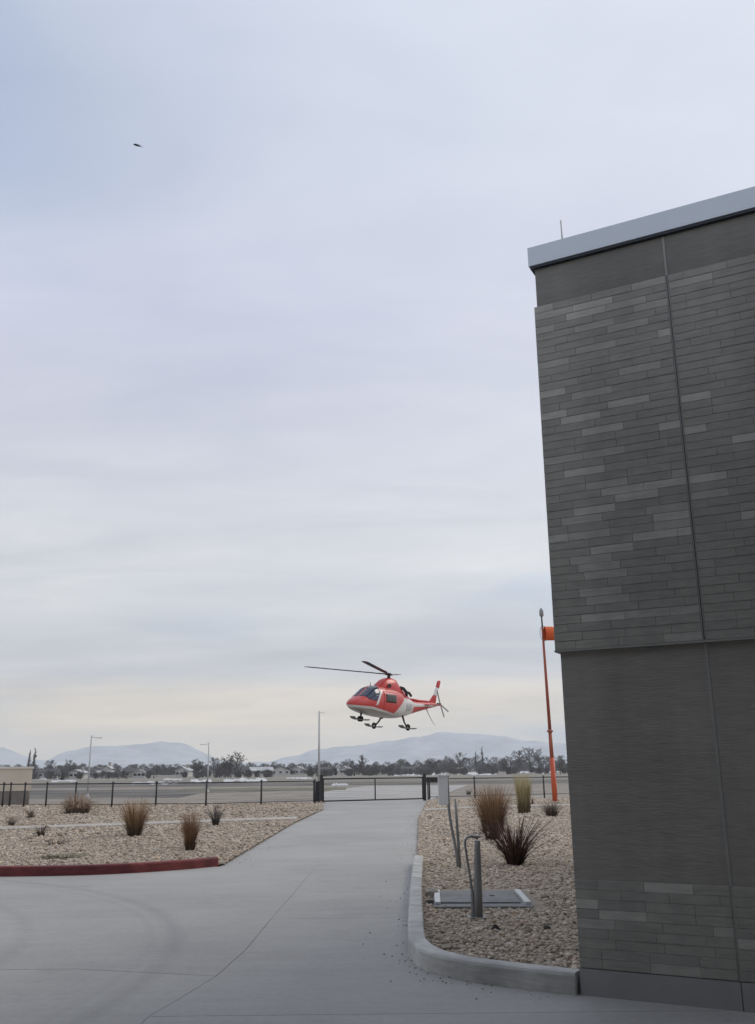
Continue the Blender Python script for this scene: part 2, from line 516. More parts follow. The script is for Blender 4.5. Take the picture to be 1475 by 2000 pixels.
kerb = empty('kerb', (0.3, 9, 0)); tag(kerb, kind='structure')
kl = smooth_line([(0.57, 17.25), (0.44, 14.6), (0.35, 12.6), (0.285, 10.9), (0.235, 9.4), (0.25, 8.85), (0.36, 8.38), (0.62, 8.0), (0.99, 7.72), (1.405, 7.455)][::-1], 6)
kl = [(p.x, p.y) for p in kl]
cut = [0, 25, 40, len(kl) - 1]
def lc(pts): return [(x - 0.3, y - 9) for x, y in pts]
# travelled from the building outwards the bed lies on the right, so the line is reversed
for a, c in zip(cut, cut[1:]):
    seg = lc(kl[a:c + 1][::-1])
    d0 = Vector(seg[1]) - Vector(seg[0]); seg[0] = tuple(Vector(seg[0]) + d0.normalized() * 0.004)
    kerb_run('kerb_stone', seg, 0.165, 0.152, MAT['kerb'], kerb)
red = empty('red_kerb', (-6, 16, 0)); tag(red, kind='structure')
rl = [(-2.85, 17.3), (-3.2, 16.92), (-3.6, 16.6), (-4.1, 16.3), (-4.7, 16.08), (-5.4, 15.98), (-6.4, 15.98), (-8, 16.05), (-10.5, 16.2), (-14, 16.4), (-26, 16.9)]
rl = [(p.x + 6, p.y - 16) for p in smooth_line(rl, 4)]
for a, c in ((0, 14), (14, 28), (28, len(rl) - 1)):
    kerb_run('kerb_stone', [(x, y) for x, y in rl[a:c + 1][::-1]], 0.17, 0.15, MAT['red_paint'], red)

# ------------------------------------------------------------------ gravel beds (uncountable stone)
def inside(x, y, poly):
    r = np.zeros(len(x), bool)
    n = len(poly)
    for i in range(n):
        x0, y0 = poly[i]; x1, y1 = poly[(i + 1) % n]
        c = ((y0 > y) != (y1 > y)) & (x < (x1 - x0) * (y - y0) / (y1 - y0 + 1e-12) + x0)
        r ^= c
    return r


right_bed = [(1.60, 7.56), (0.70, 8.15), (0.46, 8.55), (0.38, 9.2), (0.44, 11.0), (0.59, 14.6), (0.70, 17.25), (0.63, 17.3), (1.27, 32.5), (2.52, 51.9), (24, 55), (20, 42)]
left_bed = [(-2.78, 17.40), (-3.4, 17.0), (-4.2, 16.5), (-5.4, 16.17), (-8, 16.24), (-14, 16.6), (-26, 17.1), (-40, 52), (-2.92, 49.1), (-2.42, 40.8), (-2.73, 30.3)]
MAT['bed'] = mat('bed_fines', (0.27, 0.225, 0.18), (0.39, 0.335, 0.275), scale=9, rough=0.95, bump=0.7, bscale=55)
sheet('gravel_bed', right_bed, 0.035, MAT['bed'])
sheet('gravel_bed', left_bed, 0.035, MAT['bed'])
bm_ = bmesh.new(); bmesh.ops.create_icosphere(bm_, subdivisions=1, radius=1.0)
ICO_V = np.array([v.co[:] for v in bm_.verts]); ICO_F = np.array([[v.index for v in f.verts] for f in bm_.faces]); bm_.free()
PATHS = [[(x, y) for x, y in px0] + [(x, y + 1.5) for x, y in reversed(px0)], [(x, y) for x, y in px1] + [(x, y + 1.4) for x, y in reversed(px1)]]
STONE_COLS = np.array([(0.462, 0.387, 0.300), (0.517, 0.445, 0.355), (0.407, 0.334, 0.260), (0.341, 0.281, 0.220), (0.550, 0.482, 0.400), (0.484, 0.382, 0.295), (0.440, 0.382, 0.320), (0.242, 0.201, 0.160)])


def stones(name, poly, bands, size, z, label=None, tint=1.0):
    Vs, Fs, Cs = [], [], []
    off = 0
    X = np.array([p[0] for p in poly])
    for (y0, y1, xa, xb, dens, smul) in bands:
        cnt = int((y1 - y0) * (xb - xa) * dens)
        x = rng.uniform(xa, xb, cnt); y = rng.uniform(y0, y1, cnt)
        k = inside(x, y, poly)
        for pp in PATHS: k &= ~inside(x, y, pp)
        k &= (x < 0.20 * y + 0.9) & (x > -0.50 * y - 2.0)
        k &= ~((x > 0.62) & (x < 1.92) & (y > 11.55) & (y < 13.42))
        sx = (x - 1.41) * 0.885 + (y - 7.46) * -0.465      # keep clear of the building
        sy = (x - 1.41) * 0.465 + (y - 7.46) * 0.885
        k &= ~((sx > -0.03) & (sy > -0.1))
        x, y = x[k], y[k]; cnt = len(x)
        s = rng.uniform(size[0], size[1], cnt) * np.where(rng.random(cnt) < 0.04, 1.7, 1.0) * smul
        sc = np.stack([s, s * rng.uniform(0.6, 1, cnt), s * rng.uniform(0.45, 0.8, cnt)], 1)
        a = rng.uniform(0, 6.283, cnt)
        P = ICO_V[None] * (1 + rng.uniform(-0.22, 0.22, (cnt, 12, 1))) * sc[:, None]
        ca, sa = np.cos(a)[:, None], np.sin(a)[:, None]
        Q = np.stack([P[:, :, 0] * ca - P[:, :, 1] * sa + x[:, None], P[:, :, 0] * sa + P[:, :, 1] * ca + y[:, None], P[:, :, 2] + z + sc[:, 2:3] * rng.uniform(-0.1, 0.6, (cnt, 1))], 2)
        Vs.append(Q.reshape(-1, 3))
        Fs.append((ICO_F[None] + (np.arange(cnt) * 12)[:, None, None] + off).reshape(-1, 3)); off += cnt * 12
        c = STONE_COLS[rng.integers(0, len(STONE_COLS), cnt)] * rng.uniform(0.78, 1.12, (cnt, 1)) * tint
        Cs.append(np.repeat(c, 20, 0))
    me = big_mesh(name, np.concatenate(Vs), np.concatenate(Fs), np.concatenate(Cs))
    me.materials.append(MAT['stone'])
    o = link(name, me); tag(o, label, kind='stuff'); return o


MAT['stone'] = attr_mat('gravel_stone')


def litter(poly, y0, y1, xa, xb, cnt):                      # dry leaf and straw scraps caught between the stones
    x = rng.uniform(xa, xb, cnt); y = rng.uniform(y0, y1, cnt)
    k = inside(x, y, poly) & (np.sin(x * 0.9 + 1.3 * np.sin(y * 0.6)) + rng.uniform(-1, 1, cnt) > 0.4)
    x, y = x[k], y[k]; cnt = len(x)
    a = rng.uniform(0, 6.283, cnt); l = rng.uniform(0.03, 0.11, cnt); w = rng.uniform(0.004, 0.014, cnt); z = rng.uniform(0.055, 0.085, cnt)
    d = np.stack([np.cos(a) * l, np.sin(a) * l, rng.uniform(-0.01, 0.03, cnt)], 1); n = np.stack([-np.sin(a) * w, np.cos(a) * w, rng.uniform(-0.006, 0.006, cnt)], 1)
    c = np.stack([x, y, z], 1)
    V_ = np.stack([c - n, c + n, c + d], 1).reshape(-1, 3)
    cc = np.array([(0.30, 0.22, 0.12), (0.22, 0.15, 0.09), (0.38, 0.31, 0.19), (0.16, 0.11, 0.08)])[rng.integers(0, 4, cnt)]
    me = big_mesh('dry_litter', V_, np.arange(cnt * 3).reshape(-1, 3), cc); me.materials.append(MAT['stone'])
    tag(link('dry_litter', me), kind='stuff')


def grit(cnt):                                             # small stones that have rolled out onto the concrete
    k = cnt // 3
    y1_ = rng.uniform(17.4, 47, k); x1_ = np.array([le(v) for v in y1_]) + rng.exponential(0.16, k)
    y2_ = rng.uniform(17.4, 48, k); x2_ = np.array([re(v) for v in y2_]) - rng.exponential(0.13, k)
    k = k // 6
    kk = rng.integers(0, len(kl) - 1, k); P_ = np.array(kl)[kk]; o_ = rng.exponential(0.10, k) + 0.015
    d_ = np.array([(np.array(kl[i + 1]) - np.array(kl[i])) / np.linalg.norm(np.array(kl[i + 1]) - np.array(kl[i])) for i in kk])
    x3_, y3_ = P_[:, 0] - d_[:, 1] * o_ + d_[:, 0] * rng.uniform(0, 0.3, k), P_[:, 1] + d_[:, 0] * o_ + d_[:, 1] * rng.uniform(0, 0.3, k)
    x, y = np.concatenate([x1_, x2_, x3_]), np.concatenate([y1_, y2_, y3_]); n_ = len(x)
    s_ = rng.uniform(0.003, 0.011, n_)[:, None, None]
    Q = ICO_V[None] * (1 + rng.uniform(-0.25, 0.25, (n_, 12, 1))) * s_ * np.array([1, 0.8, 0.6]); Q[:, :, 0] += x[:, None]; Q[:, :, 1] += y[:, None]; Q[:, :, 2] += s_[:, :, 0] * 0.5
    c = STONE_COLS[rng.integers(0, len(STONE_COLS), n_)] * 1.0
    me = big_mesh('loose_grit', Q.reshape(-1, 3), (ICO_F[None] + (np.arange(n_) * 12)[:, None, None]).reshape(-1, 3), np.repeat(c, 20, 0)); me.materials.append(MAT['stone'])
    tag(link('loose_grit', me), kind='stuff')


grit(1500)
litter(left_bed, 16.5, 48, -24, -2.8, 26000)
litter(right_bed, 8, 48, 0.5, 9, 7000)
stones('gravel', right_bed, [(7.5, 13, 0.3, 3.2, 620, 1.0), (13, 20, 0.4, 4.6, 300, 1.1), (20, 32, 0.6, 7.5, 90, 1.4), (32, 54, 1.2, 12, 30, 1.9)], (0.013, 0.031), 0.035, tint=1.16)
stones('gravel', left_bed, [(16, 23, -13.5, -2.7, 260, 1.0), (23, 33, -18.5, -2.7, 110, 1.25), (33, 50, -27, -2.4, 34, 1.6)], (0.016, 0.042), 0.035)

# ------------------------------------------------------------------ the hospital building at the right
FA = math.atan2(-0.465, 0.885)
MAT['brick'] = []
BRICK_COLS = [((0.307, 0.298, 0.272), (0.338, 0.328, 0.301)), ((0.318, 0.308, 0.281), (0.345, 0.335, 0.306)), ((0.298, 0.291, 0.270), (0.326, 0.318, 0.295)), ((0.324, 0.314, 0.287), (0.354, 0.344, 0.314)),
              ((0.445, 0.432, 0.396), (0.494, 0.479, 0.440)), ((0.383, 0.371, 0.343), (0.423, 0.410, 0.377))]
for i, (a, c) in enumerate(BRICK_COLS):
    MAT['brick'].append(mat('brick_face', a, c, scale=7, rough=0.88, bump=0.5, bscale=90, stretch=(1, 1, 2.5)))
MAT['mortar'] = mat('dark_mortar', (0.31, 0.302, 0.278), (0.34, 0.331, 0.305), scale=20, rough=0.95)
MAT['panel'] = mat('dark_wall_panel', (0.268, 0.255, 0.236), (0.298, 0.284, 0.263), scale=2.2, rough=0.85, bump=0.35, bscale=45, stretch=(0.3, 0.3, 2.5))
MAT['panel_top'] = mat('dark_frieze_panel', (0.19, 0.186, 0.174), (0.228, 0.222, 0.206), scale=2.5, rough=0.85, bump=0.3, bscale=40, stretch=(0.4, 0.4, 1.5))
MAT['sealant'] = mat('joint_sealant', (0.31, 0.305, 0.29), (0.35, 0.345, 0.325), scale=8, rough=0.8)
MAT['coping'] = mat('coping_metal', (0.68, 0.755, 0.84), (0.72, 0.79, 0.87), scale=1.2, rough=0.45, spec=0.5, metallic=0.0)
MAT['dark_line'] = mat('dark_line_coat', (0.045, 0.05, 0.065), rough=0.5)  # near-black for the painted coping shadow line and the brick gap
MAT['metal_grey'] = mat('galvanised_metal', (0.36, 0.37, 0.38), (0.46, 0.47, 0.48), scale=6, rough=0.5, metallic=0.3)

hosp = empty('hospital_building', (1.41, 7.46, 0), FA, 'dark grey brick hospital building with blue grey metal coping rising on the right', 'building')
JU, END, DEP = 1.15, 11.0, 14.0
b = MB()
b.box(0.07, 0.07, -0.08, END, DEP, 5.98)
b.build('wall', MAT['mortar'], hosp)
b = MB()
b.box(0.0045, 0.0055, 2.508, END, 0.0695, 5.546); b.box(0.0045, 0.0695, 2.508, 0.0695, DEP, 5.546)
b.box(0.036, 0.033, 0.185, END, 0.0695, 0.7925); b.box(0.036, 0.0695, 0.185, 0.0695, DEP, 0.7925)
b.build('brick_backing', MAT['mortar'], hosp)


def weather(m, lo=0.80):                                     # rain streaks and blotches on a wall material
    t_ = m.node_tree; b_ = t_.nodes['Principled BSDF']; src = b_.inputs['Base Color'].links[0].from_socket
    gg = t_.nodes.new('ShaderNodeNewGeometry')
    for scl_, st_, a_ in ((3.2, (1, 1, 0.05), lo), (0.9, (1, 1, 1), lo + 0.04), (26.0, (0.25, 0.25, 1.6), lo + 0.02)):
        mp = t_.nodes.new('ShaderNodeMapping'); mp.inputs['Scale'].default_value = st_; t_.links.new(gg.outputs['Position'], mp.inputs[0])
        n_ = t_.nodes.new('ShaderNodeTexNoise'); n_.inputs['Scale'].default_value = scl_; n_.inputs['Detail'].default_value = 5; t_.links.new(mp.outputs[0], n_.inputs['Vector'])
        r_ = t_.nodes.new('ShaderNodeValToRGB'); r_.color_ramp.elements[0].position = 0.34; r_.color_ramp.elements[0].color = (a_, a_, a_, 1)
        r_.color_ramp.elements[1].position = 0.64; r_.color_ramp.elements[1].color = (1.08, 1.08, 1.07, 1); t_.links.new(n_.outputs[0], r_.inputs[0])
        x_ = t_.nodes.new('ShaderNodeMix'); x_.data_type = 'RGBA'; x_.blend_type = 'MULTIPLY'; x_.inputs[0].default_value = 1.0
        t_.links.new(src, x_.inputs[6]); t_.links.new(r_.outputs[0], x_.inputs[7]); src = x_.outputs[2]
    t_.links.new(src, b_.inputs['Base Color'])


for k_ in ('panel', 'panel_top'): weather(MAT[k_], 0.93)
for m_ in MAT['brick']: weather(m_, 0.91)
weather(MAT['kerb'], 0.84); weather(MAT['red_paint'], 0.72)


def panels(z0, z1, inset, joint, m, name):
    for u0, u1 in ((inset, JU - joint), (JU + joint, 4.6 - joint), (4.6 + joint, END)):
        b = MB(); b.box(u0, inset, z0, u1, 0.0692, z1); b.build(name, m, hosp)
    b = MB(); b.box(inset, 0.0697, z0, 0.0692, DEP, z1); b.build(name, m, hosp)


panels(5.556, 5.925, 0.022, 0.010, MAT['panel_top'], 'frieze_panel')
panels(0.793, 2.492, 0.034, 0.010, MAT['panel'], 'wall_panel')
MAT['plinth'] = mat('plinth_concrete', (0.31, 0.308, 0.307), (0.36, 0.357, 0.355), scale=2, rough=0.85, bump=0.3, bscale=40)
panels(-0.08, 0.181, 0.029, 0.003, MAT['plinth'], 'plinth_panel')
for z0, z1, y, w in ((5.556, 5.92, 0.016, 0.0095), (0.795, 2.49, 0.031, 0.0095)):
    b = MB(); b.box(JU - w, y, z0, JU + w, 0.060, z1); b.build('joint_seal', MAT['sealant'], hosp)
b = MB(); b.box(JU - 0.0105, 0.0005, 2.510, JU + 0.0105, 0.0053, 5.545); b.build('joint_strip', MAT['mortar'], hosp)
b = MB(); b.box(JU - 0.0035, -0.0008, 2.512, JU + 0.0035, 0.0003, 5.543); b.build('shadow_gap', MAT['dark_line'], hosp)
b = MB(); b.box(-0.004, -0.004, 2.493, END, 0.066, 2.507); b.box(-0.004, 0.066, 2.493, 0.066, DEP, 2.507)
b.build('drip_ledge', MAT['sealant'], hosp)
b = MB(); b.box(-0.022, -0.022, 5.950, END, 0.5, 6.135); b.box(-0.022, 0.5, 5.950, 0.5, DEP, 6.135)
b.box(0.5, 0.5, 5.985, END, DEP, 6.03)
b.build('coping', MAT['coping'], hosp)
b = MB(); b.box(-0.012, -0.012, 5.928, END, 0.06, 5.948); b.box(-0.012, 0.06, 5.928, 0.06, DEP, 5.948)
b.build('coping_shadow_line', MAT['dark_line'], hosp)  # dark strip painting the shadow line under the coping
b = MB(); b.tube([(0.27, 0.10, 6.13), (0.27, 0.10, 6.40)], 0.007, 6); b.build('lightning_rod', MAT['metal_grey'], hosp)

# bricks, laid course by course; the 300 that show are single parts, the rest one mesh
BL = 0.345
meshes = {}
def brick_mesh(length, mi):
    key = (round(length, 3), mi)
    if key not in meshes:
        bb = MB(); e = 0.002
        H = 0.0648
        vs = [(0, 0.05, 0), (length, 0.05, 0), (length, 0.05, H), (0, 0.05, H), (e, 0, e), (length - e, 0, e), (length - e, 0, H - e), (e, 0, H - e), (0, e, 0), (length, e, 0), (length, e, H), (0, e, H)]
        fs = [(4, 5, 6, 7), (8, 9, 5, 4), (9, 10, 6, 5), (10, 11, 7, 6), (11, 8, 4, 7), (0, 1, 9, 8), (1, 2, 10, 9), (2, 3, 11, 10), (3, 0, 8, 11)]
        bb.add(vs, fs); meshes[key] = bb.mesh('brick', MAT['brick'][mi])
    return meshes[key]


rb = random.Random(21)
rest = MB(); rest_n = 0
singles = 0
def lay(u, z, y, length, mi, single):
    global singles
    if single and singles < 300:
        o = link('brick', brick_mesh(length, mi), hosp, (u, y, z)); singles += 1
    else:
        me = brick_mesh(length, mi)
        rest.add([(v.co.x + u, v.co.y + y, v.co.z + z) for v in me.vertices], [tuple(p.vertices) for p in me.polygons], mi)


def course(z, u0, u1, y, single_to, light):
    u = u0; first = rb.choice((0.12, 0.17, 0.23, 0.28, 0.345))
    while u < u1 - 0.02:
        length = first if u == u0 else BL
        length = min(length, u1 - u)
        if u1 - u - length < 0.06: length = u1 - u
        length_b = round(length - 0.002, 3)
        p = rb.random()
        mi = 4 if p < light else 5 if p < light * 2.6 else rb.randrange(4)
        lay(u + 0.001, z + 0.0014, y + rb.uniform(-0.0015, 0.0015), length_b, mi, u < single_to)
        u += length


nc = 45; ch = (5.548 - 2.508) / nc
for i in range(nc):
    z = 2.508 + i * ch
    course(z, 0.0, JU - 0.012, 0.0, 9, 0.11)
for i in range(9):
    course(0.187 + i * ch * 0.993, 0.034, JU - 0.010, 0.028, 9, 0.05)
for i in range(nc):
    course(2.508 + i * ch, JU + 0.012, 4.588, 0.0, 2.1, 0.035)
for i in range(9):
    course(0.187 + i * ch * 0.993, JU + 0.010, 4.59, 0.028, 0, 0.05)
for i in range(nc):
    course(2.508 + i * ch, 4.612, 7.5, 0.0, 0, 0.09)
ro = rest.build('bricks', MAT['brick'], hosp); tag(ro, kind='stuff')

# added unseen block and roof behind the camera, put there to shade the near drive
MAT['wing'] = mat('shade_block_dark', (0.09, 0.09, 0.092), (0.12, 0.12, 0.12), scale=1.5, rough=0.9)
wing = empty('shade_block', (-6, -5, 0), 0, 'dark added block with a shade roof behind the viewpoint', 'building')
b = MB(); b.box(-16, -12, -0.08, 22, 0, 6.6); b.build('wall', MAT['wing'], wing)
b = MB(); b.box(-14, 0.002, 5.75, 12.5, 8.9, 6.15); b.build('shade_roof', MAT['wing'], wing)
for x in (-7.2, 1.0):
    b = MB(); b.box(x - 0.3, 4.0, -0.08, x + 0.3, 4.6, 5.747); b.build('column', MAT['wing'], wing)  # posts under the added roof

# ------------------------------------------------------------------ fence, gate and what stands by them
MAT['black'] = mat('black_painted_steel', (0.018, 0.018, 0.02), (0.03, 0.03, 0.032), scale=5, rough=0.5)
MAT['grey_paint'] = mat('grey_powder_coat', (0.27, 0.28, 0.29), (0.33, 0.335, 0.34), scale=5, rough=0.5)
FH = 1.12


def fence_run(name, pts, label, mid_rail=True, mesh_infill=True, hts=None):
    base = Vector((pts[0][0], pts[0][1], 0))
    root = empty(name, base, 0, label, 'fence')
    loc = [Vector((p[0], p[1], 0)) - base for p in pts]
    H = hts or [FH] * len(pts)
    for p, h in zip(loc, H):
        b = MB(); b.tube([p + Vector((0, 0, -0.1)), p + Vector((0, 0, h + 0.03))], 0.042, 8)
        b.lathe([(0.055, h + 0.02), (0.05, h + 0.05), (0.02, h + 0.075), (0.0, h + 0.08)], 8, p)
        b.build('post', MAT['black'], root)
    for (p, q, h, g2) in zip(loc, loc[1:], H, H[1:]):
        b = MB(); b.tube([p + Vector((0, 0, h - 0.02)), q + Vector((0, 0, g2 - 0.02))], 0.03, 6); b.build('top_rail', MAT['black'], root)
        b = MB(); b.tube([p + Vector((0, 0, 0.17)), q + Vector((0, 0, 0.17))], 0.017, 6); b.build('bottom_rail', MAT['black'], root)
    if mesh_infill:
        b = MB()
        for (p, q, h, g2) in zip(loc, loc[1:], H, H[1:]):
            Ln = (q - p).length; n = max(2, int(Ln / 0.11)); d = (q - p) / n
            hh_ = min(h, g2) - 0.06
            k = (hh_ - 0.12) / 0.11
            for i in range(-int(k), n + 1):
                for sgn in (1, -1):
                    u0, u1 = (i, i + k) if sgn > 0 else (i + k, i)
                    z0, z1 = 0.12, hh_
                    a0, a1 = u0, u1
                    # clip to the bay
                    def zz(u): return z0 + (z1 - z0) * (u - u0) / (u1 - u0)
                    lo, hi = max(min(a0, a1), 0), min(max(a0, a1), n)
                    if hi - lo < 0.2: continue
                    A = p + d * lo + Vector((0, 0, zz(lo))); B = p + d * hi + Vector((0, 0, zz(hi)))
                    r = 0.0016
                    up = Vector((0, 0, r)); nn = Vector((-d.y, d.x, 0)).normalized() * r
                    b.add([A + up, A - up + nn, A - up - nn, B + up, B - up + nn, B - up - nn], [(0, 1, 4, 3), (1, 2, 5, 4), (2, 0, 3, 5)])
        o = b.build('chain_link_mesh', MAT['black'], root); tag(o, kind='stuff')
    return root


GL = gnd(627.5, 1569); GR = gnd(830, 1563.5)
fl = [gnd(615, 1571)] + [gnd(*q) for q in ((510, 1574), (402, 1577), (304, 1577), (218, 1578.5), (146, 1578), (89, 1578), (46, 1578), (18, 1578), (4, 1578))] + [Vector((-22.5, 44.5, 0))]
fence_run('chain_link_fence', [(p.x, p.y) for p in fl], 'long low black chain link fence left of the gate')
fr = [gnd(839.5, 1563)] + [gnd(928, 1560.5), Vector((9.4, 55.6, 0)), Vector((13.6, 57.0, 0)), Vector((18, 58.5, 0)), Vector((24, 60.5, 0))]
fence_run('chain_link_fence', [(p.x, p.y) for p in fr], 'black chain link fence right of the gate, behind the dry grasses')

gate = empty('sliding_gate', (GL.x, GL.y, 0), math.atan2(GR.y - GL.y, GR.x - GL.x), 'black tubular vehicle gate closed across the end of the concrete drive', 'gate')
GW = (GR - GL).length
for x in (0.0, GW):
    b = MB(); b.box(x - 0.065, -0.065, -0.1, x + 0.065, 0.065, 1.34); b.box(x - 0.08, -0.08, 1.341, x + 0.08, 0.08, 1.37); b.build('post', MAT['black'], gate)
b = MB()
b.tube([(0.075, 0.0, 1.18), (GW - 0.075, 0.0, 1.18)], 0.036, 8); b.tube([(0.075, 0.0, 0.10), (GW - 0.075, 0.0, 0.10)], 0.036, 8)
for x in (0.12, GW - 0.12): b.tube([(x, 0.0, 0.06), (x, 0.0, 1.22)], 0.034, 8)
b.build('gate_frame', MAT['black'], gate)
b = MB(); b.tube([(GW * 0.508, 0, 0.10), (GW * 0.508, 0, 1.18)], 0.036, 8); b.build('upright', MAT['black'], gate)
b = MB()
for i in range(46):
    x = 0.15 + (GW - 0.3) * i / 45
    b.tube([(x, 0, 0.1), (x, 0, 1.18)], 0.0016, 3, caps=False)
for i in range(10):
    z = 0.16 + i * 0.1
    b.tube([(0.12, 0, z), (GW - 0.12, 0, z)], 0.0016, 3, caps=False)
tag(b.build('wire_mesh', MAT['black'], gate), kind='stuff')
gp = gnd(617, 1568)
op = empty('gate_operator', (gp.x, gp.y + 0.5, 0), 0.05, 'dark upright gate motor cabinet beside the left gate post', 'gate motor')
b = MB(); b.box(-0.17, -0.15, -0.02, 0.17, 0.15, 1.0); b.build('cabinet', MAT['black'], op)
b = MB(); b.box(-0.185, -0.165, 1.003, 0.185, 0.165, 1.06); b.build('lid', MAT['black'], op)
b = MB(); b.box(-0.12, -0.158, 0.2, 0.12, -0.153, 0.9); b.build('door', MAT['black'], op)
gr2 = gnd(851, 1565)
ob_ = empty('gate_receiver', (gr2.x, gr2.y + 0.6, 0), 0.1, 'small black gate latch frame with a box head right of the gate', 'gate latch')
for x in (-0.36, 0.36):
    b = MB(); b.tube([(x, 0, -0.05), (x, 0, 0.93)], 0.035, 8); b.build('leg', MAT['black'], ob_)
b = MB(); b.box(-0.44, -0.08, 0.935, 0.44, 0.08, 1.2); b.build('box_head', MAT['black'], ob_)

# three pole lamps
MAT['pole'] = mat('pale_pole', (0.42, 0.43, 0.44), (0.50, 0.51, 0.52), scale=2, rough=0.5, metallic=0.1)
MAT['lamp'] = mat('lamp_head', (0.5, 0.5, 0.49), (0.55, 0.55, 0.54), scale=3, rough=0.5)


def lamp_post(px, top_y, D, side, label, arm=0.62, r=0.07):
    base = at(px, 1530, D); H = at(px, top_y, D).z
    root = empty('lamp_post', (base.x, D, -0.06), 0, label, 'lamp post', 'pole lamps beyond the fence')
    b = MB(); b.tube([(0, 0, 0), (0, 0, H + 0.06)], [r, r * 0.62], 8); b.build('pole', MAT['pole'], root)
    b = MB(); b.lathe([(r * 2.2, 0.0), (r * 2.2, 0.12), (r * 1.3, 0.2), (r * 1.0, 0.3)], 10); b.build('base', MAT['pole'], root)
    a = MB(); a.tube([(0, 0, H - 0.05), (side * arm * 0.4, 0, H - 0.11), (side * arm * 0.6, 0, H - 0.12)], 0.022, 6); a.build('arm', MAT['pole'], root)
    h = MB(); h.prism([(side * arm * 0.55, -0.09), (side * arm * 1.15, -0.10), (side * arm * 1.2, 0), (side * arm * 1.15, 0.10), (side * arm * 0.55, 0.09)][::side], H - 0.15, H - 0.10); h.build('lamp_head', MAT['lamp'], root)


lamp_post(172.5, 1436, 66, 1, 'leftmost pale pole lamp with its arm pointing right above the fence')
lamp_post(405.5, 1450, 80, -1, 'pale pole lamp with its arm pointing left, in front of the bare trees')
lamp_post(623, 1389, 100, 1, 'tallest pole lamp, rising behind the left gate post', arm=0.5, r=0.13)

# beige screen wall at the far left
MAT['stucco'] = mat('beige_stucco', (0.58, 0.52, 0.43), (0.64, 0.575, 0.48), scale=1.2, rough=0.9, bump=0.3, bscale=40)
MAT['trim'] = mat('pale_coping', (0.66, 0.64, 0.60), (0.72, 0.70, 0.66), scale=2, rough=0.7)
MAT['louvre'] = mat('brown_grey_louvre', (0.20, 0.178, 0.16), (0.26, 0.235, 0.21), scale=3, rough=0.8)
wl = at(61, 1540, 51)
en = empty('screen_wall', (wl.x, 51, 0), R(24), 'low beige stucco service enclosure with a pale coping at the left edge', 'enclosure')
b = MB(); b.box(-6.5, 0, 0.72, 0, 4, 1.84); b.build('wall', MAT['stucco'], en)
b = MB(); b.box(-6.55, -0.06, 1.843, 0.06, 4.06, 1.95); b.build('coping', MAT['trim'], en)
b = MB(); b.box(-6.45, 0.05, -0.1, -0.06, 3.95, 0.717); b.build('base_wall', MAT['louvre'], en)
for i in range(9):
    x = -0.1 - i * 0.45
    b = MB(); b.box(x - 0.05, 0.0, -0.09, x + 0.05, 0.048, 0.715); b.build('post', MAT['louvre'], en)

# wind sock mast
MAT['orange'] = mat('orange_mast_paint', (0.52, 0.085, 0.035), (0.58, 0.12, 0.05), scale=3, rough=0.5)
MAT['faded'] = mat('faded_mast_paint', (0.30, 0.075, 0.045), (0.37, 0.105, 0.06), scale=2, rough=0.6)
MAT['sock'] = mat('orange_sock_fabric', (0.62, 0.10, 0.03), (0.68, 0.14, 0.04), scale=4, rough=0.8)
MAT['glass_lamp'] = mat('beacon_glass', (0.24, 0.24, 0.25), (0.3, 0.3, 0.31), scale=4, rough=0.2)
wp = gnd(1084.5, 1567)
ws = empty('windsock_mast', (wp.x, wp.y, 0), 0, 'tall orange and faded red mast with a beacon beside the dark building', 'windsock mast')
lean = -0.025
def mp_(z, dx=0, dy=0): return (lean * z * 0.62 + dx, dy, z)
b = MB(); b.tube([mp_(-0.1), mp_(2.1)], [0.125, 0.115], 10); b.tube([mp_(0.3, 0.09), mp_(0.95, 0.09)], 0.05, 6); b.build('lower_mast', MAT['orange'], ws)
b = MB(); b.tube([mp_(2.103), mp_(3.35)], [0.10, 0.085], 10); b.build('middle_mast', MAT['faded'], ws)
b = MB(); b.lathe([(0.10, 0), (0.15, 0.02), (0.15, 0.10), (0.09, 0.12)], 10, mp_(3.30)); b.build('joint_collar', MAT['faded'], ws)
b = MB(); b.tube([mp_(3.43), mp_(8.52)], [0.085, 0.055], 10); b.build('upper_mast', MAT['faded'], ws)
b = MB(); b.tube([mp_(8.523), mp_(9.05)], 0.04, 8); b.build('beacon_stem', MAT['black'], ws)
b = MB(); b.lathe([(0.05, 9.05), (0.11, 9.1), (0.11, 9.33), (0.08, 9.42), (0.03, 9.5), (0.0, 9.52)], 12, (lean * 9 * 0.62, 0, 0)); b.build('beacon', MAT['glass_lamp'], ws)
b = MB()
ring = [(lean * 8.2 * 0.62 - 0.16 * math.cos(a) * 0.9, 0.36 * math.sin(a) * 0.3, 8.19 + 0.37 * math.sin(a)) for a in np.linspace(-1.4, 1.4, 9)]
b.tube(ring, 0.016, 6); b.tube([mp_(7.8), mp_(7.84, 0.12)], 0.02, 6); b.tube([mp_(8.56), mp_(8.56, 0.12)], 0.02, 6)
b.build('swivel_hoop', MAT['metal_grey'], ws)
so = MB(); nn = 14
prof = [(0.10, 0.36), (0.5, 0.35), (1.0, 0.33), (1.6, 0.29), (2.2, 0.25), (2.8, 0.20)]
vs, fs = [], []
for i, (x, r) in enumerate(prof):
    for k in range(nn):
        a = 2 * math.pi * k / nn
        rr = r * (1 + 0.04 * math.sin(3 * a + i))
        vs.append((x + lean * 8.2 * 0.62, rr * math.sin(a) + 0.05 * i, 8.2 - 0.012 * i * i + rr * math.cos(a)))
for i in range(len(prof) - 1):
    for k in range(nn): fs.append((i * nn + k, i * nn + (k + 1) % nn, (i + 1) * nn + (k + 1) % nn, (i + 1) * nn + k))
so.add(vs, fs, 0, True)
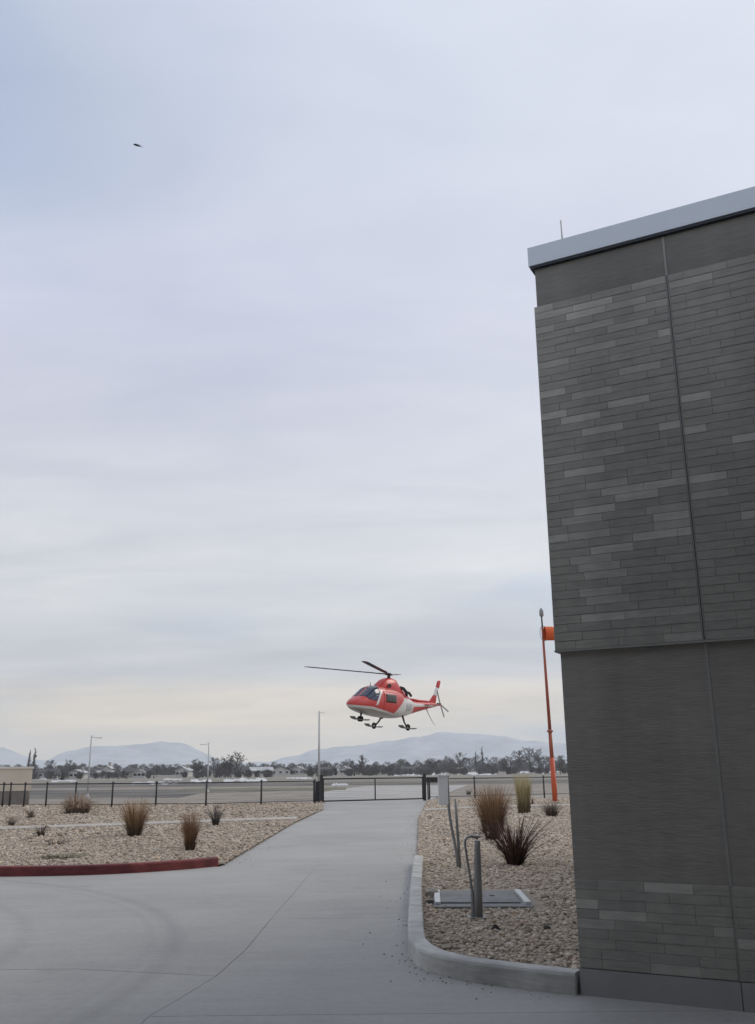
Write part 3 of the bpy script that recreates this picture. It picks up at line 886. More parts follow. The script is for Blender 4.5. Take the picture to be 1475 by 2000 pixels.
sk = so.build('windsock', MAT['sock'], None, (wp.x, wp.y, 0))
tag(sk, 'bright orange windsock streaming from the mast behind the building', 'windsock')

# the two bent tube pedestals in the right bed
MAT['tube'] = mat('weathered_grey_tube', (0.21, 0.215, 0.215), (0.29, 0.295, 0.29), scale=6, rough=0.5, metallic=0.25)
p0 = gnd(931, 1801)
pd = empty('loop_pedestal', (p0.x, p0.y, 0.0), 0, 'short grey steel loop post standing in front of the utility lid', 'loop post')
b = MB(); b.tube([(0.02, 0, -0.05), (0.028, 0, 0.30), (0.038, 0, 0.78), (0.042, 0, 0.835)], [0.052, 0.046, 0.034, 0.03], 10); b.build('post', MAT['tube'], pd)
arch = [(0.050, 0.0, 0.855), (0.018, 0.004, 0.872), (-0.025, 0.008, 0.878), (-0.07, 0.012, 0.868), (-0.093, 0.014, 0.835), (-0.096, 0.015, 0.79), (-0.078, 0.015, 0.64), (-0.053, 0.015, 0.46), (-0.034, 0.012, 0.30), (-0.03, 0.010, 0.12), (-0.03, 0.01, -0.05)]
b = MB(); b.tube(arch, [0.016, 0.016, 0.014, 0.013, 0.013, 0.013, 0.013, 0.014, 0.017, 0.026, 0.03], 8); b.build('loop_bar', MAT['tube'], pd)
b = MB(); b.box(-0.045, -0.03, 0.866, 0.075, 0.035, 0.884, mtx=Matrix.Rotation(R(6), 4, 'Y') @ Matrix.Translation((-0.09, 0, 0.0))); b.build('cap_plate', MAT['tube'], pd)
b = MB(); b.box(-0.10, -0.09, -0.03, 0.10, 0.09, 0.055); b.build('base_plate', MAT['tube'], pd)
p1 = gnd(899, 1700)
pd2 = empty('card_pedestal', (p1.x, p1.y, 0.0), 0, 'taller grey bent post with a pale box at its top, beside the drive', 'card reader')
arch = [(-0.02, 0, -0.05), (-0.045, 0.0, 0.2), (-0.075, 0.0, 0.42), (-0.13, 0.0, 0.72), (-0.155, 0, 0.95), (-0.163, 0.0, 1.2), (-0.16, 0.0, 1.5)]
b = MB(); b.tube(arch, 0.024, 8); b.build('bent_post', MAT['tube'], pd2)
b = MB(); b.tube([(0.0, 0.03, -0.05), (-0.01, 0.03, 0.35), (-0.03, 0.03, 0.8), (-0.04, 0.03, 1.12)], [0.028, 0.025, 0.022, 0.018], 8); b.build('brace_post', MAT['tube'], pd2)
MAT['pale_box'] = mat('pale_grey_box', (0.74, 0.735, 0.72), (0.80, 0.795, 0.78), scale=5, rough=0.6)
b = MB(); b.box(-0.325, -0.06, 1.03, -0.165, 0.06, 1.48); b.build('reader_box', MAT['pale_box'], pd2)
b = MB(); b.box(-0.335, -0.08, 1.482, -0.13, 0.08, 1.51); b.build('hood', MAT['pale_box'], pd2)

# utility vault lid with its two white corner strips
MAT['lid'] = mat('grey_vault_lid', (0.17, 0.172, 0.168), (0.25, 0.25, 0.243), scale=5, rough=0.75, bump=0.3, bscale=80)
MAT['white'] = mat('white_marker', (0.62, 0.62, 0.60), (0.70, 0.70, 0.68), scale=6, rough=0.7)
vl = empty('utility_vault', (1.22, 12.3, 0), -0.05, 'flat grey utility vault lid set in the gravel behind the loop post', 'utility lid')
b = MB(); b.box(-0.58, -0.72, -0.02, 0.58, 0.68, 0.062); b.build('frame', MAT['lid'], vl)
b = MB(); b.box(-0.49, -0.46, 0.064, 0.45, 0.60, 0.078); b.build('lid', MAT['lid'], vl)
for x in (-0.12, 0.12):
    b = MB(); b.lathe([(0.035, 0.0785), (0.03, 0.086), (0, 0.087)], 8, (x + 0.03, 0.1, 0)); b.build('lifting_eye', MAT['black'], vl)
for x, a in ((-0.53, 0.0), (0.52, 0.02)):
    b = MB(); b.box(-0.035, -0.55, 0.0635, 0.035, 0.62, 0.092, mtx=Matrix.Translation((x, 0, 0)) @ Matrix.Rotation(a, 4, 'Z')); b.build('marker_strip', MAT['white'], vl)

# a few rocks that stand out, and one dark gap
MAT['rock_pale'] = mat('pale_rock', (0.33, 0.29, 0.25), (0.42, 0.38, 0.33), scale=8, rough=0.9)
MAT['rock_dark'] = mat('dark_rock', (0.035, 0.03, 0.028), (0.06, 0.05, 0.045), scale=12, rough=0.9)


def rock(name, pos, s, m, label):
    bmx = bmesh.new(); bmesh.ops.create_icosphere(bmx, subdivisions=2, radius=1.0)
    q = random.Random(len(label) * 7)
    off = [q.uniform(0, 6) for _ in range(3)]
    for v in bmx.verts:
        k = 1 + 0.14 * math.sin(3 * v.co.x + off[0]) + 0.12 * math.sin(4 * v.co.y + off[1]) + 0.1 * math.sin(5 * v.co.z + off[2])
        v.co = Vector((v.co.x * s[0], v.co.y * s[1], v.co.z * s[2])) * k
    me = bpy.data.meshes.new(name); bmx.to_mesh(me); bmx.free(); me.materials.append(m)
    o = link(name, me, None, (pos[0], pos[1], 0.04 + s[2] * 0.35)); tag(o, label, 'rock'); return o


rock('rock', gnd(843, 1757), (0.10, 0.09, 0.07), MAT['rock_pale'], 'rounded pale rock between the kerb and the utility lid')
rock('rock', gnd(840, 1772), (0.07, 0.06, 0.035), MAT['rock_dark'], 'dark flat rock below the pale rock by the kerb')  # dark lump standing in for the shaded gap by the pale rock
rock('rock', gnd(969, 1825), (0.045, 0.04, 0.035), MAT['rock_dark'], 'small dark rock in the gravel, right of the loop post foot')
rock('rock', gnd(1068, 1824), (0.05, 0.04, 0.03), MAT['rock_dark'], 'small dark rock in the gravel close to the building')

# ------------------------------------------------------------------ plants
def blades(n, h, spread, lean_, w, cols, q, base_r, droop=0.25, segs=3, tipcol=None):
    """a clump of thin bent blades: returns arrays for big_mesh"""
    V, F, C = [], [], []
    for i in range(n):
        a = q.uniform(0, 2 * math.pi); r0 = base_r * math.sqrt(q.random())
        bx, by = r0 * math.cos(a), r0 * math.sin(a)
        a2 = a + q.uniform(-0.7, 0.7)
        out = q.uniform(0.05, 1.0) ** 0.8 * spread
        L_ = h * q.uniform(0.55, 1.05)
        px_, py_ = -math.sin(a2 + 0.6), math.cos(a2 + 0.6)
        o = len(V)
        for s in range(segs + 1):
            t_ = s / segs
            x = bx + math.cos(a2) * out * (t_ ** 1.4); y = by + math.sin(a2) * out * (t_ ** 1.4)
            z = L_ * (t_ - droop * t_ ** 3 * (out / max(spread, 1e-6)))
            ww = w * (1 - 0.8 * t_) * q.uniform(0.8, 1.2)
            V.append((x - px_ * ww, y - py_ * ww, z)); V.append((x + px_ * ww, y + py_ * ww, z))
        c0 = np.array(q.choice(cols)) * q.uniform(0.75, 1.2)
        pale = q.uniform(1.0, 1.5)
        for s in range(segs):
            F.append((o + 2 * s, o + 2 * s + 1, o + 2 * s + 3, o + 2 * s + 2))
            C.append(np.minimum(c0 * (0.8 + (pale - 0.8) * s / (segs - 1)), 0.6))
    return V, F, C


MAT['plant'] = attr_mat('dry_plant', 0.9)


def clump(name, px, py, n, h, spread, w, cols, label, cat, base_r=0.08, droop=0.25, seed=1, dark=None):
    p = gnd(px, py, 0.04)
    q = random.Random(seed)
    V, F, C = blades(n, h, spread, 0, w, cols, q, base_r, droop)
    me = big_mesh('dry_blades', V, F, np.array(C)); me.materials.append(MAT['plant'])
    root = empty(name, (p.x, p.y, 0.035), 0, label, cat)
    link('dry_blades', me, root)
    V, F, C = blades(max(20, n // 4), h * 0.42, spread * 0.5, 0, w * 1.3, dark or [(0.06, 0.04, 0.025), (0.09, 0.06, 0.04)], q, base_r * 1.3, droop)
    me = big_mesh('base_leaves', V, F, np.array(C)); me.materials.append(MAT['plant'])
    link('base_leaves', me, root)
    return root


TAN = [(0.30, 0.21, 0.12), (0.36, 0.27, 0.16), (0.24, 0.16, 0.09), (0.42, 0.34, 0.22)]
RUST = [(0.20, 0.11, 0.06), (0.27, 0.15, 0.085), (0.15, 0.08, 0.045), (0.32, 0.20, 0.12)]
STRAW = [(0.36, 0.30, 0.15), (0.43, 0.37, 0.20), (0.30, 0.24, 0.11), (0.46, 0.40, 0.25)]
DARK = [(0.055, 0.035, 0.03), (0.08, 0.05, 0.04), (0.11, 0.07, 0.055), (0.045, 0.03, 0.028)]
REDDARK = [(0.085, 0.045, 0.035), (0.12, 0.065, 0.05), (0.06, 0.035, 0.03), (0.15, 0.09, 0.07)]
DULL = [(0.16, 0.13, 0.10), (0.22, 0.18, 0.14), (0.12, 0.10, 0.08)]
clump('ornamental_grass', 262, 1633, 950, 0.98, 0.44, 0.0042, TAN + RUST, 'bushy tan ornamental grass left of the slim rusty tuft', 'ornamental grass', 0.13, 0.15, 11)
clump('ornamental_grass', 371, 1661, 720, 0.82, 0.24, 0.0035, RUST + TAN[:1], 'slim rusty upright grass tuft nearest the red kerb', 'ornamental grass', 0.07, 0.12, 12)
clump('ornamental_grass', 963, 1627, 1500, 1.24, 0.52, 0.0042, RUST + TAN[:2], 'largest rust brown grass clump, in the right bed before the windsock mast', 'ornamental grass', 0.19, 0.12, 13)
clump('ornamental_grass', 1024, 1588, 900, 1.44, 0.28, 0.0055, STRAW, 'tall straw yellow column of grass left of the orange mast', 'ornamental grass', 0.17, 0.10, 14, dark=[(0.12, 0.09, 0.05), (0.16, 0.12, 0.07)])
clump('ornamental_grass', 1040, 1570, 26, 0.4, 0.12, 0.008, RUST, 'tiny rusty sprig just right of the straw yellow grass', 'shrub', 0.03, 0.2, 19)
clump('spiky_shrub', 1006, 1689, 210, 0.80, 0.72, 0.011, REDDARK, 'dark spiky shrub spreading in front of the rust brown grass', 'shrub', 0.11, 0.10, 15, dark=DARK)
clump('spiky_shrub', 962, 1640, 120, 0.42, 0.52, 0.010, REDDARK, 'low dark shrub half hidden between the rust grass and the spiky shrub', 'shrub', 0.12, 0.15, 16, dark=DARK)
clump('low_shrub', 1078, 1594, 220, 0.62, 0.55, 0.008, DULL, 'low dull shrub at the foot of the orange mast', 'shrub', 0.14, 0.3, 17)
clump('spiky_shrub', 421, 1613, 90, 0.62, 0.42, 0.011, [(0.09, 0.08, 0.085), (0.13, 0.115, 0.11), (0.06, 0.055, 0.06)], 'grey spiky little shrub beside the footpath', 'shrub', 0.06, 0.1, 18)
clump('low_shrub', 151, 1589, 900, 0.98, 0.80, 0.010, [(0.34, 0.255, 0.185), (0.40, 0.31, 0.23), (0.27, 0.195, 0.14)], 'rounded dry pinkish brown shrub in front of the left fence', 'shrub', 0.36, 0.72, 20, dark=DULL)
clump('low_shrub', 22, 1613, 70, 0.35, 0.3, 0.008, DULL, 'small dull twiggy plant at the left edge of the bed', 'shrub', 0.06, 0.2, 21)
clump('low_shrub', 80, 1634, 60, 0.40, 0.34, 0.008, DARK + DULL, 'sparse dark twiggy plant left of the bushy tan grass', 'shrub', 0.05, 0.2, 22)
clump('low_shrub', 62, 1599, 60, 0.40, 0.30, 0.010, DULL, 'small brown tuft below the rounded dry shrub', 'shrub', 0.06, 0.2, 23)
clump('low_shrub', 108, 1650, 40, 0.16, 0.42, 0.008, DARK, 'flat dark scatter of twigs in the middle of the left bed', 'shrub', 0.16, 0.3, 24)
clump('low_shrub', 120, 1676, 240, 0.10, 0.50, 0.008, [(0.15, 0.16, 0.10), (0.20, 0.20, 0.14)], 'flat greenish ground plant just above the red kerb', 'shrub', 0.25, 0.3, 25, dark=DULL)
clump('low_shrub', 915, 1552, 70, 0.4, 0.35, 0.011, DULL, 'small tuft at the right hand fence post', 'shrub', 0.08, 0.2, 26)

# ------------------------------------------------------------------ trees far off
MAT['bark'] = mat('winter_bark', (0.075, 0.068, 0.064), (0.115, 0.105, 0.1), scale=2, rough=0.95)
MAT['twigs'] = mat('winter_twigs', (0.095, 0.09, 0.09), (0.15, 0.142, 0.142), scale=0.8, rough=0.95)
MAT['needles'] = mat('dark_needles', (0.022, 0.032, 0.028), (0.045, 0.058, 0.048), scale=1.3, rough=0.9)
MAT['leaf_dark'] = mat('dark_evergreen', (0.030, 0.036, 0.032), (0.06, 0.066, 0.056), scale=1.1, rough=0.9)


def bare_tree_meshes(seed, width=0.34, low=0.14, upright=0.7, n1=30, n2=6, n3=4, stems=1):
    """unit height: stems with limbs all the way up, each limb with branches and twigs"""
    q = random.Random(seed)
    tr_, cr = MB(), MB()
    for sidx in range(stems):
        a0 = q.uniform(0, 6.283); sp = 0.0 if stems == 1 else q.uniform(0.10, 0.30) * width
        hs = 1.0 if sidx == 0 else q.uniform(0.7, 0.95)
        pts = []
        for k in range(6):
            f = k / 5
            pts.append(Vector((math.cos(a0) * sp * f * 1.6 + q.uniform(-1, 1) * 0.012, math.sin(a0) * sp * f * 1.6 + q.uniform(-1, 1) * 0.012, f * hs * 0.96)))
        tr_.tube(pts, [0.022, 0.018, 0.014, 0.010, 0.006, 0.003], 5, caps=False)
        for i in range(n1):
            f = low + (1 - low) * (i + q.random()) / n1
            seg = min(int(f * 5), 4); p = pts[seg].lerp(pts[seg + 1], f * 5 - seg)
            t_ = (f - low) / (1 - low)
            ln = width * (math.sin(math.pi * min(0.97, 0.22 + 0.74 * t_)) ** 0.8) * q.uniform(0.65, 1.15)
            a = q.uniform(0, 6.283); d = Vector((math.cos(a), math.sin(a), upright * q.uniform(0.5, 1.3))).normalized()
            e = p + d * ln * 0.5; e2 = e + (d + Vector((0, 0, 0.25))).normalized() * ln * 0.5
            cr.tube([p, e, e2], [0.010, 0.007, 0.004], 3, caps=False)
            for j in range(n2):
                g = q.uniform(0.2, 1.0); b0 = p.lerp(e, g * 2) if g < 0.5 else e.lerp(e2, g * 2 - 1)
                d2 = (d + Vector((q.uniform(-1, 1), q.uniform(-1, 1), q.uniform(-0.3, 0.9))) * 0.9).normalized()
                l2 = ln * q.uniform(0.25, 0.5); b1 = b0 + d2 * l2
                cr.tube([b0, b1], [0.007, 0.0035], 3, caps=False)
                for k in range(n3):
                    c0 = b0.lerp(b1, q.uniform(0.3, 1)); d3 = (d2 + Vector((q.uniform(-1, 1), q.uniform(-1, 1), q.uniform(-0.4, 1))) * 0.9).normalized()
                    cr.tube([c0, c0 + d3 * l2 * q.uniform(0.35, 0.7)], [0.0055, 0.003], 3, caps=False)
    top = max(v[2] for v in cr.v)
    for bb in (tr_, cr): bb.v = [(v[0] / top, v[1] / top, v[2] / top) for v in bb.v]
    return tr_.mesh('trunk', MAT['bark']), cr.mesh('crown', MAT['twigs'])


def conifer_meshes(seed, width=0.30):
    q = random.Random(seed)
    t_ = MB(); t_.tube([(0, 0, 0), (0, 0, 0.9)], [0.025, 0.006], 6)
    V, F = [], []
    for i in range(900):
        z = 0.06 + 0.94 * q.random() ** 1.15
        rmax = width * (1 - z) ** 0.85 * (0.75 + 0.25 * math.sin(z * 38 + q.uniform(-0.4, 0.4))) + 0.008
        a = q.uniform(0, 6.283); r = rmax * math.sqrt(q.uniform(0.25, 1))
        c = Vector((r * math.cos(a), r * math.sin(a), z)); s = 0.05 * (1.15 - z)
        d = Vector((math.cos(a), math.sin(a), -0.5)) * s
        e = Vector((-math.sin(a), math.cos(a), 0.1)) * s * 0.5
        o = len(V); V += [tuple(c - e), tuple(c + e), tuple(c + d)]; F.append((o, o + 1, o + 2))
    b = MB(); b.add(V, F)
    return t_.mesh('trunk', MAT['bark']), b.mesh('crown', MAT['needles'])


def round_meshes(seed, wx=0.5):
    q = random.Random(seed)
    t_ = MB(); t_.tube([(0, 0, 0), (0.01, 0, 0.5)], [0.04, 0.02], 6)
    V, F = [], []
    lob = [(q.uniform(-0.5, 0.5) * wx, q.uniform(-0.5, 0.5) * wx, q.uniform(0.35, 0.68), q.uniform(0.22, 0.34)) for _ in range(8)]
    for i in range(1300):
        lx, ly, lz, lr = q.choice(lob)
        a = q.uniform(0, 6.283); u = q.uniform(-1, 1); r = lr * q.uniform(0.55, 1.0) ** 0.5
        c = Vector((lx + r * math.sqrt(1 - u * u) * math.cos(a) * wx * 1.6, ly + r * math.sqrt(1 - u * u) * math.sin(a) * wx * 1.6, max(0.04, lz + r * u)))
        s = 0.035
        d = Vector((q.uniform(-1, 1), q.uniform(-1, 1), q.uniform(-1, 1))) * s; e = Vector((q.uniform(-1, 1), q.uniform(-1, 1), q.uniform(-1, 1))) * s
        o = len(V); V += [tuple(c), tuple(c + d), tuple(c + e)]; F.append((o, o + 1, o + 2))
    b = MB(); b.add(V, F)
    return t_.mesh('trunk', MAT['bark']), b.mesh('crown', MAT['leaf_dark'])


KINDS = {
    'bare': [bare_tree_meshes(s, 0.36, 0.16, 0.75, 30) for s in (1, 2, 3)],
    'bushy': [bare_tree_meshes(s, 0.42, 0.05, 0.6, 22, 6, 4, 3) for s in (5, 6)],
    'poplar': [bare_tree_meshes(s, 0.11, 0.06, 2.6, 46, 5, 3) for s in (8, 9)],
    'conifer': [conifer_meshes(3, 0.30), conifer_meshes(4, 0.2)],
    'round': [round_meshes(5), round_meshes(6, 0.62)],
}
NAMES = {'bare': 'bare_tree', 'bushy': 'bare_bush', 'poplar': 'poplar_tree', 'conifer': 'conifer_tree', 'round': 'evergreen_tree'}


def horizon(px): return 1503.7 + 0.0102 * (737 - px)


def tree(kind, px, top, D, wscale, label, var=0):
    x = (px - 742.6 + 0.0102 * 0) / 1880.0 * D
    H = 1.6 + (horizon(px) - top) / 1880.0 * D + 0.1
    tm_, cm = KINDS[kind][var % len(KINDS[kind])]
    root = empty(NAMES[kind], (x, D, -0.1), random.uniform(0, 6.28), label, 'tree', 'trees beyond the airfield')
    root.scale = (H * wscale * 1.25, H * wscale * 1.25, H)
    link('trunk', tm_, root); link('crown', cm, root)


TREES = [
    ('poplar', 55, 1466, 300, 0.9, 'left of the twin slim poplars behind the beige enclosure'),
    ('poplar', 65, 1462, 302, 1.0, 'right and taller of the twin slim poplars behind the beige enclosure'),
    ('bare', 98, 1484, 330, 0.9, 'pale bare tree between the twin poplars and the pointed dark conifer'),
    ('conifer', 122, 1505, 230, 1.6, 'broad pointed dark conifer left of the first pole lamp'),
    ('bare', 136, 1483, 320, 1.1, 'bare tree rising behind the broad pointed conifer'),
    ('bushy', 158, 1506, 250, 0.9, 'dense grey bush touching the left side of the first pole lamp'),
    ('bushy', 187, 1504, 260, 1.0, 'dense grey bush touching the right side of the first pole lamp'),
    ('conifer', 213, 1511, 260, 0.9, 'thin dark conifer beside the white gabled tower house'),
    ('round', 232, 1511, 240, 1.1, 'round dark evergreen right of the white gabled tower house'),
    ('round', 248, 1517, 235, 1.1, 'lower round evergreen at the right of a taller round one'),
    ('bare', 306, 1492, 340, 1.1, 'spreading bare tree above the long snow patch left of the second pole lamp'),
    ('conifer', 301, 1508, 270, 0.7, 'small narrow conifer below the spreading bare tree'),
    ('bare', 345, 1491, 350, 1.0, 'bare tree midway between the spreading bare tree and the second pole lamp'),
    ('bushy', 386, 1482, 330, 0.8, 'grey bare tree just left of the second pole lamp'),
    ('bare', 417, 1479, 330, 0.85, 'tall grey bare tree just right of the second pole lamp'),
    ('bushy', 443, 1474, 325, 0.75, 'dense bare tree in the middle of the clump by the second pole lamp'),
    ('bare', 463, 1467, 335, 0.85, 'tallest bare tree, right end of the clump by the second pole lamp'),
    ('bushy', 433, 1496, 310, 1.1, 'low bare thicket filling the foot of the clump by the second pole lamp'),
    ('bare', 534, 1487, 420, 0.7, 'thin bare tree over the gabled houses left of the gate'),
    ('bushy', 571, 1501, 430, 1.4, 'wide dark bare thicket left of the tallest lamp'),
    ('bushy', 598, 1499, 430, 1.3, 'dark bare thicket touching the tallest lamp'),
    ('conifer', 656, 1493, 330, 0.75, 'narrow dark conifer right of the tallest lamp'),
    ('round', 692, 1491, 300, 1.25, 'large round dark evergreen over the left half of the gate'),
    ('bare', 709, 1474, 330, 0.75, 'bare tree rising behind the large round evergreen'),
    ('conifer', 735, 1492, 310, 1.5, 'broad dark conifer over the middle of the gate'),
    ('bushy', 758, 1493, 400, 1.4, 'bare thicket right of the broad dark conifer'),
    ('bushy', 845, 1481, 400, 1.2, 'wide grey bare tree above the right gate post'),
    ('bare', 898, 1469, 420, 0.9, 'pointed bare tree over the right hand fence'),
    ('poplar', 930, 1468, 430, 0.9, 'faint slim poplar left of the darker poplar'),
    ('poplar', 943, 1459, 420, 0.9, 'darker slim poplar above the rust brown grass'),
    ('round', 960, 1487, 380, 0.9, 'round evergreen just right of the darker slim poplar'),
    ('bushy', 990, 1476, 420, 1.0, 'bushy bare tree left of the tall straw yellow grass'),
    ('bare', 1015, 1465, 410, 0.9, 'bare tree directly above the straw yellow grass'),
    ('bare', 1036, 1459, 400, 0.85, 'tall bare tree left of the orange mast'),
    ('bare', 1053, 1461, 400, 0.7, 'bare tree closest to the left of the orange mast'),
    ('conifer', 1038, 1483, 380, 1.1, 'dark conifer below the tall bare tree left of the orange mast'),
    ('bare', 1094, 1474, 260, 0.8, 'bare tree peeping out between the orange mast and the building'),
]
for i, (k, px, top, D, w, lab) in enumerate(TREES): tree(k, px, top, D, w, lab, i)

# the far wood behind the houses, one mass of bare crowns
q = random.Random(44)
V, F = [], []
def mass(px0_, px1_, D, top0, top1, crowns, per):
    """a belt of bare crowns of uneven height and depth"""
    for c_ in range(crowns):
        pxc = q.uniform(px0_, px1_); d = D * q.uniform(0.9, 1.12)
        top = top1 + (top0 - top1) * q.random() ** 0.7
        xc = (pxc - 742.6) / 1880 * d; h = max(1.5, 1.6 + (horizon(pxc) - top) / 1880 * d)
        wd = h * q.uniform(0.35, 0.75)
        for i in range(per):
            z = h * q.random() ** 0.75
            k = math.sin(math.pi * min(0.96, 0.25 + 0.7 * z / h)) ** 0.7
            r_ = wd * k * math.sqrt(q.random()); a_ = q.uniform(0, 6.283)
            x, y = xc + r_ * math.cos(a_), d + r_ * math.sin(a_)
            w = q.uniform(0.05, 0.16); l = q.uniform(0.4, 1.3); tx, ty = (x - xc) / (wd + 0.1) * l * 0.8 + q.uniform(-0.4, 0.4), q.uniform(-0.4, 0.4)
            o = len(V)
            V.extend([(x - w, y, z - l * 0.3), (x + w, y + q.uniform(-w, w), z - l * 0.3), (x + tx, y + ty, z + l * 0.7)]); F.append((o, o + 1, o + 2))


mass(-80, 420, 560, 1505, 1492, 190, 190)
mass(420, 640, 560, 1503, 1490, 95, 190)
mass(620, 830, 560, 1500, 1484, 60, 210)
mass(780, 1130, 540, 1498, 1475, 110, 210)
mass(1130, 1700, 540, 1497, 1484, 90, 90)
mass(-80, 640, 285, 1518, 1506, 46, 110)
mass(640, 1130, 320, 1511, 1497, 60, 110)
b = MB(); b.add(V, F)
tag(b.build('far_wood', MAT['twigs']), kind='stuff')

# ------------------------------------------------------------------ houses far off
MAT['wall_pale'] = mat('pale_siding', (0.46, 0.46, 0.45), (0.56, 0.555, 0.54), scale=0.6, rough=0.9)
MAT['wall_tan'] = mat('tan_siding', (0.30, 0.275, 0.25), (0.36, 0.33, 0.30), scale=0.6, rough=0.9)
MAT['wall_grey'] = mat('grey_siding', (0.22, 0.23, 0.24), (0.28, 0.285, 0.29), scale=0.6, rough=0.9)
MAT['roof_dark'] = mat('dark_shingle', (0.075, 0.075, 0.08), (0.11, 0.11, 0.115), scale=1.2, rough=0.95)
MAT['roof_white'] = mat('snowy_roof', (0.36, 0.37, 0.385), (0.58, 0.59, 0.61), scale=0.4, rough=0.85)
MAT['window'] = mat('house_window_glass', (0.03, 0.035, 0.045), rough=0.15)
MAT['frame'] = mat('window_frame_white', (0.6, 0.6, 0.6), rough=0.6)


def house(px, D, w, d, hw, hr, wall, roof, label, ridge_x=True, cat='house', name='house', nwin=3):
    x = (px - 742.6) / 1880.0 * D
    w, d, hw, hr = w * 0.72, d * 0.72, hw * 0.68, hr * 0.68
    root = empty(name, (x, D, -0.1), random.uniform(-0.4, 0.4), label, cat, 'houses beyond the airfield')
    b = MB(); b.box(-w / 2, 0, 0, w / 2, d, hw)
    if ridge_x:
        for sx in (-w / 2, w / 2 - 0.05): b.add([(sx, 0, hw), (sx, d, hw), (sx, d / 2, hw + hr - 0.15), (sx + 0.05, 0, hw), (sx + 0.05, d, hw), (sx + 0.05, d / 2, hw + hr - 0.15)], [(0, 1, 2), (5, 4, 3), (0, 2, 5, 3), (1, 4, 5, 2)])
    else:
        for sy in (0.0, d - 0.05): b.add([(-w / 2, sy, hw), (w / 2, sy, hw), (0, sy, hw + hr - 0.15), (-w / 2, sy + 0.05, hw), (w / 2, sy + 0.05, hw), (0, sy + 0.05, hw + hr - 0.15)], [(0, 1, 2), (5, 4, 3), (0, 2, 5, 3), (1, 4, 5, 2)])
    b.build('wall', MAT[wall], root)
    b = MB(); e = 0.4; tk = 0.18
    if ridge_x:
        for s in (0, 1):
            y0, y1 = (-e, d / 2) if s == 0 else (d + e, d / 2)
            b.add([(-w / 2 - e, y0, hw - 0.05), (w / 2 + e, y0, hw - 0.05), (w / 2 + e, y1, hw + hr), (-w / 2 - e, y1, hw + hr), (-w / 2 - e, y0, hw - 0.05 + tk), (w / 2 + e, y0, hw - 0.05 + tk), (w / 2 + e, y1, hw + hr + tk), (-w / 2 - e, y1, hw + hr + tk)],
                  [(0, 1, 2, 3), (7, 6, 5, 4), (0, 4, 5, 1), (1, 5, 6, 2), (3, 7, 4, 0)])
    else:
        for s in (-1, 1):
            b.add([(s * (w / 2 + e), -e, hw - 0.05), (s * (w / 2 + e), d + e, hw - 0.05), (0, d + e, hw + hr), (0, -e, hw + hr), (s * (w / 2 + e), -e, hw - 0.05 + tk), (s * (w / 2 + e), d + e, hw - 0.05 + tk), (0, d + e, hw + hr + tk), (0, -e, hw + hr + tk)],
                  [(0, 1, 2, 3), (7, 6, 5, 4), (0, 4, 5, 1), (1, 5, 6, 2), (3, 7, 4, 0)])
    rf = b.build('roof', MAT[roof], root)
    if nwin and cat == 'house':
        c = MB(); c.box(w * 0.22 - 0.35, d * 0.6 - 0.3, hw + hr * 0.3, w * 0.22 + 0.35, d * 0.6 + 0.3, hw + hr + 0.9); c.build('chimney', MAT['wall_tan'], rf)
    for i in range(nwin):
        u = -w / 2 + w * (i + 0.5) / nwin
        f = MB(); f.box(u - 0.6, -0.06, hw * 0.35, u + 0.6, -0.003, hw * 0.35 + 0.95); fo = f.build('window', MAT['frame'], root)
        g_ = MB(); g_.box(u - 0.5, -0.08, hw * 0.35 + 0.1, u + 0.5, -0.063, hw * 0.35 + 0.85); g_.build('pane', MAT['window'], fo)


HOUSES = [
    (92, 320, 9, 7, 2.8, 1.6, 'wall_pale', 'roof_dark', 'pale house with a dark roof right of the beige enclosure', True),
    (148, 300, 6, 6, 2.4, 1.4, 'wall_pale', 'roof_white', 'small white roofed house between the conifer and the first pole lamp', False),
    (178, 380, 11, 7, 3.0, 1.8, 'wall_grey', 'roof_dark', 'grey house behind the first pole lamp', True),
    (207, 300, 3.2, 4, 4.2, 1.6, 'wall_pale', 'roof_white', 'narrow white gabled tower house right of the first pole lamp', False),
    (199, 310, 8, 6, 2.2, 1.0, 'wall_pale', 'roof_white', 'white house standing against the narrow gabled tower', True),
    (266, 330, 12, 7, 2.6, 1.6, 'wall_tan', 'roof_dark', 'long tan house under a dark roof right of the round evergreens', True),
    (272, 300, 5, 6, 2.2, 1.3, 'wall_pale', 'roof_white', 'small pale house before the long tan house', False),
    (355, 340, 6.5, 6, 3.0, 2.0, 'wall_pale', 'roof_white', 'white gabled house left of the second pole lamp', False),
    (372, 350, 9, 7, 3.2, 2.4, 'wall_tan', 'roof_dark', 'dark roofed house at the left of the bare tree clump', True),
    (488, 420, 13, 8, 3.2, 2.2, 'wall_tan', 'roof_dark', 'wide dark roofed house right of the bare tree clump', True),
    (512, 380, 12, 7, 2.6, 2.0, 'wall_pale', 'roof_white', 'pale house with a broad snowy roof left of the gabled house', True),
    (548, 400, 11, 7, 2.8, 2.4, 'wall_pale', 'roof_dark', 'dark gabled house with a pale end wall left of the thicket', False),
    (580, 430, 9, 7, 3.0, 2.0, 'wall_pale', 'roof_white', 'small gabled house with white trim in the dark thicket', False),
    (641, 400, 9, 7, 2.8, 1.4, 'wall_tan', 'roof_dark', 'low tan house just right of the tallest lamp', True),
    (672, 380, 4.5, 6, 3.0, 1.6, 'wall_pale', 'roof_white', 'narrow pale house between the thin conifer and the round evergreen', False),
    (775, 430, 14, 7, 2.4, 1.4, 'wall_tan', 'roof_dark', 'low house above the right half of the gate', True),
    (808, 440, 11, 7, 2.6, 1.6, 'wall_pale', 'roof_dark', 'pale house above the right end of the gate', True),
    (900, 430, 7, 7, 2.8, 1.8, 'wall_pale', 'roof_dark', 'pale house among the trees above the rust brown grass', False),
]
